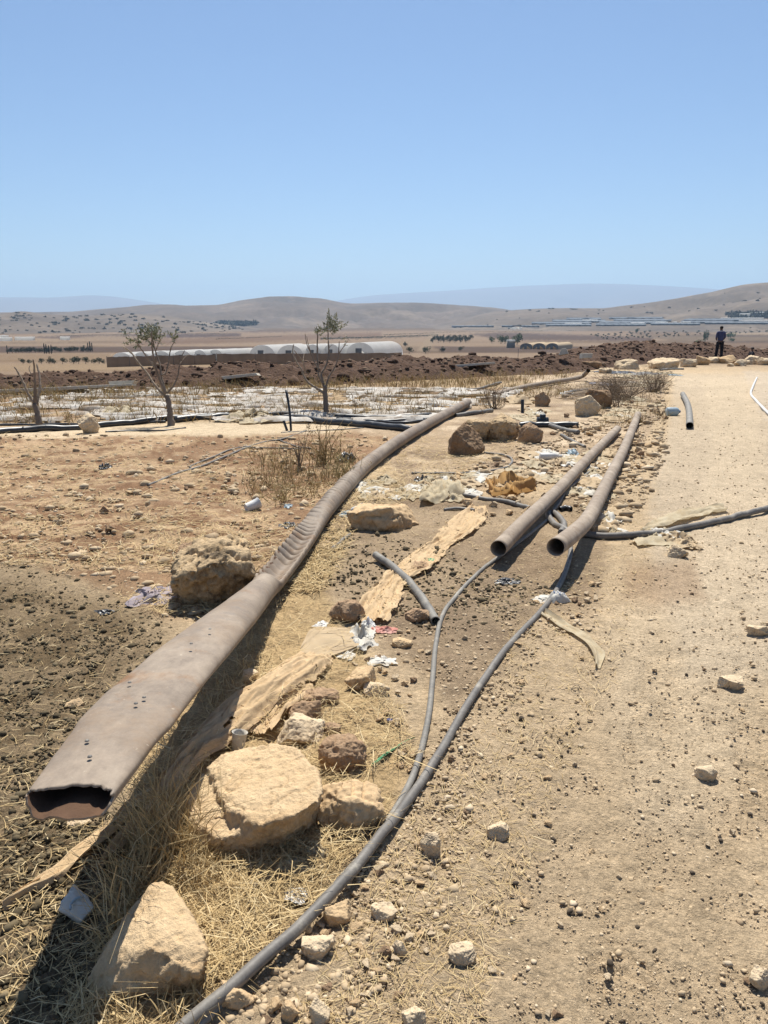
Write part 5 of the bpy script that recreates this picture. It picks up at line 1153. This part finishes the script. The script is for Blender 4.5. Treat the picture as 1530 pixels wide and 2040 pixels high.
cloth('plastic_sheet', [(1258, 1080), (1300, 1062), (1340, 1070)], [(1270, 1092), (1310, 1088), (1350, 1092)], 40, 12, 'torn cream plastic spread beside the low grey stone', 'shred', 27, .016, 2, cat='plastic scrap')
cloth('plastic_sheet', [(1270, 1060), (1320, 1035), (1380, 1020), (1440, 1012)], [(1290, 1062), (1340, 1050), (1400, 1032), (1450, 1020)], 60, 12, 'long cream plastic shred lying along the far side of the crossing hose', 'shred', 28, .02, 2, cat='plastic scrap')
cloth('green_strip', [(738, 1532), (770, 1512), (800, 1490), (822, 1478)], [(742, 1526), (772, 1502), (806, 1482), (828, 1474)], 40, 5, 'bright green plastic strip lying across straw near the hose', 'green', 29, .008, 1, lift=.012, cat='plastic scrap')
cloth('plastic_sheet', [(905, 950), (870, 960), (840, 985)], [(925, 985), (880, 1000), (835, 1010)], 50, 30, 'broad cream rag spread behind the cut dark hose', 'shred', 30, .05, 3, cat='plastic scrap')
cloth('netting', [(965, 975), (1000, 962), (1060, 970)], [(985, 992), (1020, 990), (1068, 978)], 50, 24, 'crumpled orange netting heap between cream rags and steel pipe', 'net2', 31, .06, 4)

def crumple(name, px, py, wpx, hpx, zh, label, m, seed, cat='plastic scrap', group=None, n=26, flat=False):
    p = at_h(px, py); c = depth(p); w = wpx / F * c; al = math.atan2(CAMZ, p[1]); d = hpx / F * c / math.sin(max(al, .12)) if not flat else hpx / F * c
    d = min(d, w * 1.6); g = np.random.default_rng(seed)
    u, v = np.meshgrid(np.linspace(-1, 1, n), np.linspace(-1, 1, n), indexing='ij'); a = np.arctan2(v, u); rmax = np.maximum(np.abs(u), np.abs(v))
    un, vn = rmax * np.cos(a), rmax * np.sin(a)
    out = 1.1 + .5 * fbm(np.stack([np.cos(a).ravel() * 2, np.sin(a).ravel() * 2, 0 * a.ravel() + seed], 1), 3, seed).reshape(a.shape)
    q = np.stack([un.ravel() * 2, vn.ravel() * 2, 0 * un.ravel() + seed], 1)
    sx = .35 * fbm(q * 1.4, 3, seed + 1).reshape(a.shape); sy = .35 * fbm(q * 1.4 + 9, 3, seed + 2).reshape(a.shape)
    z = np.abs(fbm(q * .95 + 3, 3, seed + 3, .45)).reshape(a.shape) * (1.15 - rmax ** 2 * .7) * 1.6 + .15 * (1 - rmax)
    X = p[0] + (un * out + sx) * w / 2; Y = p[1] + (vn * out + sy) * d / 2
    Z = gh(X.ravel(), Y.ravel()).reshape(X.shape) + .004 + z * zh
    o = obj(name, np.stack([X, Y, Z], -1).reshape(-1, 3), gridfaces(n, n), M[m]); return tag(o, label, cat, group)
crumple('cloth_bundle', 305, 1192, 95, 34, .05, 'crumpled mauve cloth sticking out beside the pitted boulder', 'cloth', 1, 'cloth', n=40)
crumple('cloth_bundle', 480, 1190, 70, 40, .03, 'mauve cloth corner trapped under the pitted boulder beside the pipe', 'cloth', 2, 'cloth', n=30)
crumple('paper_bag', 722, 1275, 62, 46, .06, 'torn white printed bag standing crumpled beside the tan sheet', 'whitepaper', 3, 'bag', n=34)
crumple('paper_bag', 767, 1257, 44, 14, .02, 'flattened red printed bag piece beside the white one', 'redprint', 4, 'bag')
crumple('paper_bag', 760, 1318, 52, 20, .015, 'thin white torn wrapper lying below the printed bag', 'whitepaper', 5, 'bag')
crumple('paper_bag', 733, 1247, 22, 16, .04, 'small white plastic wad against the round tan boulder', 'white', 6, 'bag')
crumple('paper_bag', 690, 1305, 36, 20, .012, 'flat white printed scrap with pink marks next to the tan sheet', 'whitepaper', 7, 'bag')
crumple('plastic_scrap', 640, 1246, 26, 12, .015, 'little white scrap at the left of the round tan boulder', 'white', 8)
crumple('plastic_scrap', 592, 1786, 46, 26, .012, 'shiny white crinkled wrapper on the straw beside the thick hose', 'white', 9)
crumple('plastic_scrap', 632, 1712, 44, 40, .03, 'cream crumpled plastic lying in straw below the rounded boulder', 'shred', 10)
crumple('plastic_scrap', 590, 1730, 60, 22, .02, 'long cream rag in the straw below the big slab', 'shred', 11)
crumple('plastic_scrap', 520, 1755, 40, 24, .015, 'thin pale plastic lying in straw right of the wedge shaped rock', 'shred', 12)
crumple('plastic_bag', 1085, 1196, 50, 14, .012, 'white plastic caught under the thick hose bend', 'whitepaper', 13, 'bag')
crumple('plastic_scrap', 692, 918, 30, 22, .12, 'crumpled black plastic bag beside the weeds and crimped pipe', 'black', 14, 'bag')
crumple('plastic_scrap', 575, 1048, 34, 12, .025, 'flat black rag on the straw beside the crimped pipe', 'black', 15)
crumple('plastic_scrap', 210, 934, 18, 9, .06, 'small black scrap alone on the straw field', 'black', 16)
crumple('plastic_scrap', 205, 1222, 44, 12, .012, 'black rag lying on the dark dung', 'black', 17)
crumple('plastic_scrap', 1010, 1160, 46, 10, .015, 'thin black rag on the dirt below the straight steel pipe', 'black', 18)
crumple('plastic_scrap', 842, 958, 26, 12, .05, 'dark grey plastic lump among the cream rags', 'black', 19)
crumple('plastic_scrap', 850, 1115, 30, 9, .015, 'bright green scrap of netting on the long tan strip', 'green', 20)
crumple('plastic_scrap', 574, 1010, 16, 10, .02, 'tiny pale blue scrap near the dry weeds', 'paleblue', 21)
crumple('plastic_scrap', 690, 1025, 28, 12, .012, 'pale blue torn wrapper at the side of the crimped pipe', 'paleblue', 22)
crumple('plastic_scrap', 1140, 905, 22, 16, .06, 'clear pale blue plastic among rags by the white bottle', 'paleblue', 23)
crumple('plastic_scrap', 870, 843, 14, 9, .06, 'blue rag tied on the ground beside the far part of the crimped pipe', 'blue', 24)
crumple('plastic_scrap', 540, 1140, 34, 12, .02, 'pale pinkish rag between boulder and crimped pipe', 'whitepaper', 25)
crumple('plastic_scrap', 740, 965, 44, 18, .03, 'cream flat rag beside the crimped pipe in its shade', 'shred', 26)
crumple('plastic_scrap', 650, 1086, 46, 14, .015, 'thin tan leaf of plastic beside the short black stick', 'sack', 27)
crumple('plastic_heap', 500, 836, 100, 16, .16, 'long heap of cream shredded plastic along the black hoses', 'shred', 28, n=40)
crumple('plastic_heap', 720, 808, 50, 22, .18, 'white ball of bundled film at the edge of the covered field', 'film', 29, n=30)
crumple('plastic_heap', 770, 826, 90, 14, .08, 'white sheet of film spread at the edge of the black hoses', 'film', 30, n=30)
crumple('plastic_heap', 240, 825, 70, 18, .15, 'tan soil covered film heap behind the white block', 'shred', 31, n=30)
crumple('plastic_scrap', 1040, 800, 66, 24, .14, 'pale peach rag heap among weeds behind the rocks', 'sack', 32, n=30)
crumple('plastic_scrap', 1135, 785, 30, 12, .06, 'white scrap behind the pale rock', 'white', 33)
crumple('plastic_bag', 1008, 745, 26, 12, .14, 'dark bulging plastic bag at the foot of the soil bank', 'black', 34, 'bag')
crumple('plastic_bag', 1032, 745, 14, 11, .14, 'smaller black bag at the foot of the soil bank', 'black', 35, 'bag')
for i, (px, py, w, h, m) in enumerate(((1225, 742, 60, 12, 'black'), (1262, 746, 50, 10, 'hose'), (1290, 744, 40, 8, 'hose'), (1200, 766, 40, 14, 'blue'))):
    crumple('plastic_scrap', px, py, w, h, .05, ('black torn sheeting lying at the head of the track', 'grey torn sheeting in the middle of the rubbish at the head of the track', 'grey torn sheeting nearest the row of boulders', 'bluish plastic lump in the rubbish near the far pipe')[i], m, 36 + i)
crumple('plastic_scrap', 1345, 748, 26, 8, .03, 'pale blue scrap on the track before the boulders', 'paleblue', 41)
random.seed(5)
SH = [((830, 950), (960, 960), (940, 990), (830, 1000)), ((900, 940), (1060, 930), (1080, 960), (930, 975)), ((1060, 905), (1160, 900), (1130, 960), (1030, 950)), ((1180, 900), (1225, 890), (1200, 960), (1140, 1000)), ((1160, 985), (1230, 970), (1230, 1070), (1180, 1060)), ((1180, 840), (1250, 780), (1320, 790), (1260, 830)), ((1280, 1070), (1390, 1050), (1400, 1090), (1330, 1090)), ((1050, 810), (1100, 830), (1060, 842), (1030, 830)), ((700, 960), (790, 950), (830, 1000), (740, 1000)), ((1240, 745), (1340, 738), (1330, 765), (1250, 772))]
SL = ['cream torn plastic shred in the heap near the orange netting', 'cream torn plastic shred behind the orange netting', 'pale torn shred around the white bottle', 'pale torn shred between the two steel pipes', 'cream torn shred beside the bend of the raised pipe', 'pale torn shred in the rubble by the thorn brush', 'cream torn shred tangled around the crossing hose', 'pale torn shred behind the tee joint', 'cream torn shred right beside the crimped pipe', 'yellowish torn shred at the head of the track']
for q, (poly, lb) in enumerate(zip(SH, SL)):
    P, c = sample_px(poly, (22, 20, 15, 18, 13, 14, 10, 9, 11, 14)[q], 500 + q)
    for i, p in enumerate(P):
        x, y = project(*p); crumple('plastic_shred', float(x), float(y), random.uniform(22, 56), random.uniform(10, 22), random.uniform(.02, .06), lb, random.choice(['shred', 'shred', 'sack', 'whitepaper']), 600 + q * 20 + i, 'plastic scrap', 'torn shreds ' + lb.split(' ', 3)[3], n=18)

# white mulch film rows of the abandoned field
rowy = np.linspace(12.75, 19.3, 17)
for i, y in enumerate(rowy):
    g2 = np.random.default_rng(700 + i); x0 = -13.5; x1 = float(np.interp(y, [12.7, 14, 16, 19.3], [1.0, 1.2, 2.4, 3.6])); nx, ny = 460, 9
    X, T = np.meshgrid(np.linspace(x0, x1, nx), np.linspace(-1, 1, ny), indexing='ij')
    cw = .10 + .10 * fbm(np.stack([X.ravel() * .9, 0 * X.ravel() + i, 0 * X.ravel()], 1), 3, 71).reshape(X.shape) + .02
    cy = y + .05 * fbm(np.stack([X.ravel() * 1.2, 0 * X.ravel() + i * 3, 0 * X.ravel()], 1), 3, 72).reshape(X.shape) + X * .012
    Y = cy + T * cw * 1.15; q = np.stack([X.ravel() * 2.2, Y.ravel() * 6, 0 * X.ravel()], 1); nz = fbm(q, 4, 73).reshape(X.shape)
    Z = gh(X.ravel(), Y.ravel()).reshape(X.shape) + .03 + .055 * (1 - T * T) + .05 * nz
    Fq = gridfaces(nx, ny); tear = fbm(np.stack([X.ravel() * 1.6, Y.ravel() * 3 + i, 0 * X.ravel()], 1), 4, 74).reshape(X.shape)
    tc_ = tear[:-1, :-1].ravel(); keep = tc_ < (-.01 if i < 4 else -.05 + .015 * (i % 3))
    tag(obj('mulch_film', np.stack([X, Y, Z], -1).reshape(-1, 3), Fq[keep], M['film']), 'torn white film strip laid in a row across the abandoned field', 'plastic film', 'white film rows of the abandoned field')

# pale slabs and blocks in the soil bank
def slab(pts, c, dp, label, m='concrete', name='slab', cat='slab', skew=0.0):
    T = [at_c(x, y, c) for x, y in pts]; ps = T + [t + [skew, dp, -.04] for t in T]; o = hull_obj(name, ps, M[m]); bv = o.modifiers.new('b', 'BEVEL'); bv.width = .015; bv.segments = 2; tag(o, label, cat)
slab([(-40, 778), (130, 771), (262, 764), (262, 768), (130, 777), (-40, 785)], 17.9, .35, 'long pale strip lying along the foot of the soil bank behind the dead tree')
slab([(216, 760), (230, 759), (268, 758), (262, 767), (218, 769)], 18.2, .3, 'short pale slab beside the long strip in the soil bank')
slab([(440, 750), (510, 743), (514, 748), (445, 756)], 20.2, .5, 'pale slab lying in the soil bank between the two leafy olives')
slab([(905, 727), (985, 721), (988, 725), (915, 731)], 25.0, .6, 'long pale slab in the soil bank beyond the field')
slab([(1112, 708), (1133, 705), (1128, 694), (1119, 695)], 31.0, .45, 'tilted white concrete slab on the soil bank crest', 'concrete', 'concrete_block', 'block', .12)
slab([(1160, 714), (1180, 713), (1181, 704), (1161, 704)], 30.3, .5, 'white concrete block resting on the soil bank boulder', 'concrete', 'concrete_block', 'block')

# ------------------------------------------------------------------ small litter
def put(name, parts, px, py, label, cat, rx=0, ry=0, rz=0, s=1.0, h=0.0):
    p = at_h(px, py, h); root = thing(name, p, label, cat)
    for nm, V, Fq, m in parts:
        V = rot(np.asarray(V) * s, rx, ry, rz) + p; obj(nm, V, Fq, M[m], root)
cup = [('side', *lathe([(.030, 0), (.031, .002), (.036, .05), (.041, .098), (.043, .1), (.041, .1), (.036, .06), (.029, .006)], 28), 'whitepaper'), ('bottom', *lathe([(.0001, .004), (.029, .004)], 28), 'white')]
put('paper_cup', cup, 473, 1494, 'white patterned cup standing behind the big slab on the netting', 'cup', -.15, .15, 0, .72)
V, Fq = lathe([(.0365, .03), (.0385, .055), (.0395, .068)], 28)
cup2 = [('side', *lathe([(.036, 0), (.040, .06), (.046, .12), (.049, .122), (.046, .124), (.040, .06), (.034, .004)], 24), 'white'), ('bottom', *lathe([(.0001, .003), (.035, .003)], 24), 'white')]
put('yogurt_tub', cup2, 490, 1012, 'white tub lying on its side on the straw field', 'tub', 1.35, 0, 2.2, 1.05, .04)
put('yogurt_tub', cup2, 704, 1018, 'white tub tipped over above the pale outcrop', 'tub', 1.2, 0, .9, .9, .04)
put('bottle_cap', [('cap', *lathe([(.0001, .012), (.012, .012), (.0145, .010), (.015, 0), (.013, 0)], 28), 'cap')], 776, 1437, 'indigo bottle cap lying on the gravel left of the hose', 'bottle cap', .1, .05, 0, .8)
bot = lambda m: [('bottle', *lathe([(.0001, 0), (.04, .0), (.045, .01), (.045, .17), (.035, .20), (.016, .235), (.016, .25), (.0001, .25)], 22), m), ('cap', *lathe([(.018, .248), (.018, .27), (.0001, .27)], 16), 'white')]
put('plastic_bottle', bot('white'), 1076, 910, 'white plastic bottle lying by the rags beyond the orange netting', 'bottle', math.pi / 2, 0, math.pi / 2 + .15, 1.0, .045)
put('jerrycan', [('body', *lathe([(.0001, 0), (.08, 0), (.09, .02), (.09, .20), (.07, .24), (.03, .26), (.0001, .26)], 18), 'paleblue'), ('cap', *lathe([(.03, .255), (.03, .285), (.0001, .285)], 12), 'blue')], 1328, 820, 'pale blue plastic jar lying at the edge of the track', 'jar', math.pi / 2, 0, math.pi / 2, .85, .07)
# blue striped packet by the hose, and the crushed carton in front
def packet(px, py, wx, wy, hz, label, m, rz, name, cat, stripe):
    p = at_h(px, py); n = 22; root = thing(name, p, label, cat)
    u, v = np.meshgrid(np.linspace(-1, 1, n), np.linspace(-1, 1, n), indexing='ij'); env = (1 - np.abs(u) ** 3.5) * (1 - np.abs(v) ** 3.5)
    q = np.stack([u.ravel() * 2, v.ravel() * 2, 0 * u.ravel() + px], 1); nz = fbm(q, 3, int(px)).reshape(u.shape)
    top = np.stack([u * wx, v * wy * (1 + .1 * nz), env * hz * (1 + .35 * nz) + .004], -1).reshape(-1, 3); bt = top.copy(); bt[:, 2] = .002 * env.ravel()
    Q = gridfaces(n, n); V = rot(np.vstack([top, bt]), 0, 0, rz) + p; obj('body', V, np.concatenate([Q, Q[:, ::-1] + n * n]), M[m], root)
    if stripe:
        k = 0
        for a in stripe:
            sel = (np.abs(u + .25 * v - a) < .10) & (np.abs(v) < .62); fq = [f for f in Q if all(sel.ravel()[i] for i in f)]
            if fq: obj('stripe', rot(top + [0, 0, .0018], 0, 0, rz) + p, np.array(fq), M['blue' if k < 9 else 'cap'], root); k += 1
packet(1112, 1198, .062, .045, .055, 'white packet with blue stripes beside the thick hose bend', 'whitepaper', .5, 'packet', 'packet', (-.3, .05, .4))
ct = [at_h(*q) for q in ((147, 1762, .035), (122, 1796, .045), (117, 1812, .03), (162, 1836, .035), (188, 1806, .05), (178, 1788, .04), (150, 1790, .062), (125, 1815, 0), (160, 1842, 0), (186, 1815, 0), (160, 1790, 0))]
root = thing('carton', at_h(152, 1812), 'crushed white carton with a faint blue print on the dark dung', 'carton'); o = hull_obj('side', ct, M['whitepaper']); finish_rock(o, .003, .004, 7, 0, .12, 1); o.location = o.location - root.location; o.parent = root
pr = [at_h(*q) for q in ((138, 1812, .052), (140, 1798, .056), (152, 1788, .066), (166, 1786, .058), (166, 1790, .056), (152, 1794, .062), (144, 1804, .054), (142, 1814, .050))]
V, Fs = sweep(catmull([(pr[i] + pr[7 - i]) / 2 + [0, 0, .002] for i in range(4)], 12), .0035, 6); obj('blue_print', V, Fs, M['paleblue'], root)
put('wire_ring', [('wire', *(lambda P: sweep(P, .0012, 6))(np.stack([.02 * np.cos(np.linspace(0, 5.5, 30)), .014 * np.sin(np.linspace(0, 5.5, 30)), .012 + .01 * np.sin(np.linspace(0, 9, 30))], 1)), 'black')], 1146, 1376, 'small bent wire lying on the dirt track', 'wire')

# ------------------------------------------------------------------ people
def skin_obj(name, verts, edges, radii, m, parent, sub=1):
    me = bpy.data.meshes.new(name); me.from_pydata([tuple(map(float, v)) for v in verts], edges, []); o = bpy.data.objects.new(name, me); COL.objects.link(o)
    md = o.modifiers.new('skin', 'SKIN'); o.modifiers.new('sub', 'SUBSURF').levels = sub; o.modifiers['sub'].render_levels = sub
    for i, r in enumerate(radii): me.skin_vertices[0].data[i].radius = (r, r) if not isinstance(r, tuple) else r
    me.skin_vertices[0].data[0].use_root = True
    dg = bpy.context.evaluated_depsgraph_get(); me2 = bpy.data.meshes.new_from_object(o.evaluated_get(dg)); o.modifiers.clear(); o.data = me2; me2.materials.clear(); me2.materials.append(m)
    me2.polygons.foreach_set('use_smooth', np.ones(len(me2.polygons), bool)); o.parent = parent; return o
def man(px, py, c, hgt, label, rz):
    p = at_c(px, py, c); p[2] = gz(p[0], p[1]); root = thing('person', p, label, 'person'); k = hgt / 1.75; root.scale = (k, k, k); root.rotation_euler = (0, 0, rz)
    # facing +y (away); body: pelvis root
    B = [(0, 0, .95), (0, 0, 1.12), (0, -.01, 1.32), (0, -.01, 1.45), (0, .0, 1.53), (0, .02, 1.62), (0, .02, 1.72),
         (.10, 0, .90), (.11, .01, .50), (.13, -.03, .09), (.14, .10, .03), (-.10, 0, .90), (-.12, .02, .50), (-.15, -.01, .09), (-.16, .12, .03),
         (.18, -.02, 1.42), (.215, -.02, 1.16), (.16, .16, 1.02), (.11, .24, 1.03), (-.18, -.02, 1.42), (-.215, -.02, 1.16), (-.16, .16, 1.02), (-.11, .24, 1.03)]
    E = [(0, 1), (1, 2), (2, 3), (3, 4), (4, 5), (5, 6), (0, 7), (7, 8), (8, 9), (9, 10), (0, 11), (11, 12), (12, 13), (13, 14), (3, 15), (15, 16), (16, 17), (17, 18), (3, 19), (19, 20), (20, 21), (21, 22)]
    R = [.10, .10, .105, .08, .055, .085, .07, .085, .058, .042, .035, .085, .058, .042, .035, .055, .042, .034, .03, .055, .042, .034, .03]
    for s, w in ((1, 18), (-1, 22)):                       # five fingers on each hand
        b0 = B[w]; i0 = len(B)
        for f in range(5):
            a = (f - 2) * .016; B.append((b0[0] - s * .03 + (s * .03 if f == 4 else 0), b0[1] + .03 + (.0 if f == 4 else .035), b0[2] + a)); E.append((w, i0 + f)); R.append(.009)
    skin_obj('body', B, E, R, M['skin'], root, 1)
    skin_obj('shirt', [(0, 0, .93), (0, 0, 1.14), (0, -.01, 1.33), (0, -.01, 1.44), (.18, -.02, 1.42), (.215, -.02, 1.18), (.18, .12, 1.06), (-.18, -.02, 1.42), (-.215, -.02, 1.18), (-.18, .12, 1.06)],
             [(0, 1), (1, 2), (2, 3), (3, 4), (4, 5), (5, 6), (3, 7), (7, 8), (8, 9)], [(.165, .12), (.16, .115), (.18, .13), (.12, .09), .066, .054, .046, .066, .054, .046], M['shirt'], root, 2)
    skin_obj('trousers', [(0, 0, 1.03), (.10, 0, .88), (.115, .01, .50), (.135, -.02, .07), (-.10, 0, .88), (-.125, .02, .50), (-.155, 0, .07)], [(0, 1), (1, 2), (2, 3), (0, 4), (4, 5), (5, 6)], [(.165, .13), .11, .085, .075, .11, .085, .075], M['trousers'], root, 2)
    skin_obj('hair', [(0, -.01, 1.60), (0, -.01, 1.68), (0, .01, 1.76)], [(0, 1), (1, 2)], [.085, .10, .07], M['hair'], root, 2)
    skin_obj('collar', [(-.10, -.05, 1.475), (0, -.085, 1.49), (.10, -.05, 1.475)], [(0, 1), (1, 2)], [.03, .035, .03], M['collar'], root, 1)
    for s in (1, -1): skin_obj('shoe', [(s * .14, -.05, .04), (s * .145, .06, .035), (s * .15, .15, .025)], [(0, 1), (1, 2)], [.05, .05, .04], M['trousers'], root, 1)
    return root
man(1432, 709, 42.0, 1.80, 'man in a blue shirt and dark trousers standing with his back turned', -.15)
def sitter(px, py, c, label):
    p = at_c(px, py, c); p[2] = at_c(px, 691, c)[2] - 1.28; root = thing('person', p, label, 'person')
    zg = gz(p[0], p[1])
    B = [(0, 0, .42), (0, .02, .62), (0, .02, .85), (0, 0, .98), (-.01, -.01, 1.05), (-.03, -.03, 1.14), (-.03, -.03, 1.24), (-.12, -.10, .42), (-.40, -.2, .5), (-.42, -.2, .06), (-.14, .12, .42), (-.42, .14, .5), (-.44, .14, .06), (-.06, -.20, .95), (-.2, -.28, .74), (-.40, -.26, .84), (-.02, .2, .95), (-.14, .26, .7), (-.36, .16, .66)]
    E = [(0, 1), (1, 2), (2, 3), (3, 4), (4, 5), (5, 6), (0, 7), (7, 8), (8, 9), (0, 10), (10, 11), (11, 12), (3, 13), (13, 14), (14, 15), (3, 16), (16, 17), (17, 18)]
    R = [.13, .12, .13, .09, .052, .085, .07, .085, .06, .045, .085, .06, .045, .05, .04, .035, .05, .04, .035]
    for w in (15, 18):
        b0 = B[w]; i0 = len(B)
        for f in range(5): B.append((b0[0] - .05, b0[1] + (f - 2) * .016, b0[2] + (.02 if f == 4 else -.01))); E.append((w, i0 + f)); R.append(.009)
    skin_obj('body', B, E, R, M['skin'], root, 1)
    skin_obj('shirt', [(0, .01, .44), (0, .02, .64), (0, .02, .86), (0, 0, .97), (-.06, -.2, .95), (-.18, -.27, .77), (-.02, .2, .95), (-.13, .25, .74)], [(0, 1), (1, 2), (2, 3), (3, 4), (4, 5), (3, 6), (6, 7)], [.16, .16, .17, .11, .07, .055, .07, .055], M['darkshirt'], root, 1)
    skin_obj('trousers', [(0, 0, .43), (-.12, -.1, .43), (-.40, -.2, .5), (-.42, -.2, .1), (-.13, .12, .43), (-.42, .14, .5), (-.44, .14, .1)], [(0, 1), (1, 2), (2, 3), (0, 4), (4, 5), (5, 6)], [.16, .11, .08, .07, .11, .08, .07], M['trousers'], root, 1)
    skin_obj('hair', [(-.01, .0, 1.15), (-.02, -.02, 1.22), (-.03, -.03, 1.27)], [(0, 1), (1, 2)], [.09, .10, .07], M['hair'], root, 1)
sitter(1499, 700, 44, 'person in dark clothes seated low behind the big smooth boulder')

# ------------------------------------------------------------------ haze
V, Fq = box(0, 0, 265, 26600, 26600, 590)
hz = bpy.data.materials.new('haze'); hz.use_nodes = True; nt = hz.node_tree; nt.nodes.remove(nt.nodes['Principled BSDF'])
pv = nt.nodes.new('ShaderNodeVolumePrincipled'); pv.inputs['Color'].default_value = (.53, .74, 1.0, 1); pv.inputs['Density'].default_value = 1.3e-4
pv.inputs['Anisotropy'].default_value = .3; nt.links.new(pv.outputs[0], nt.nodes['Material Output'].inputs['Volume'])
o = obj('haze', V, Fq, hz, smooth=False, origin=None); tag(o, 'pale blue summer haze filling the valley air', 'haze', None, 'stuff')
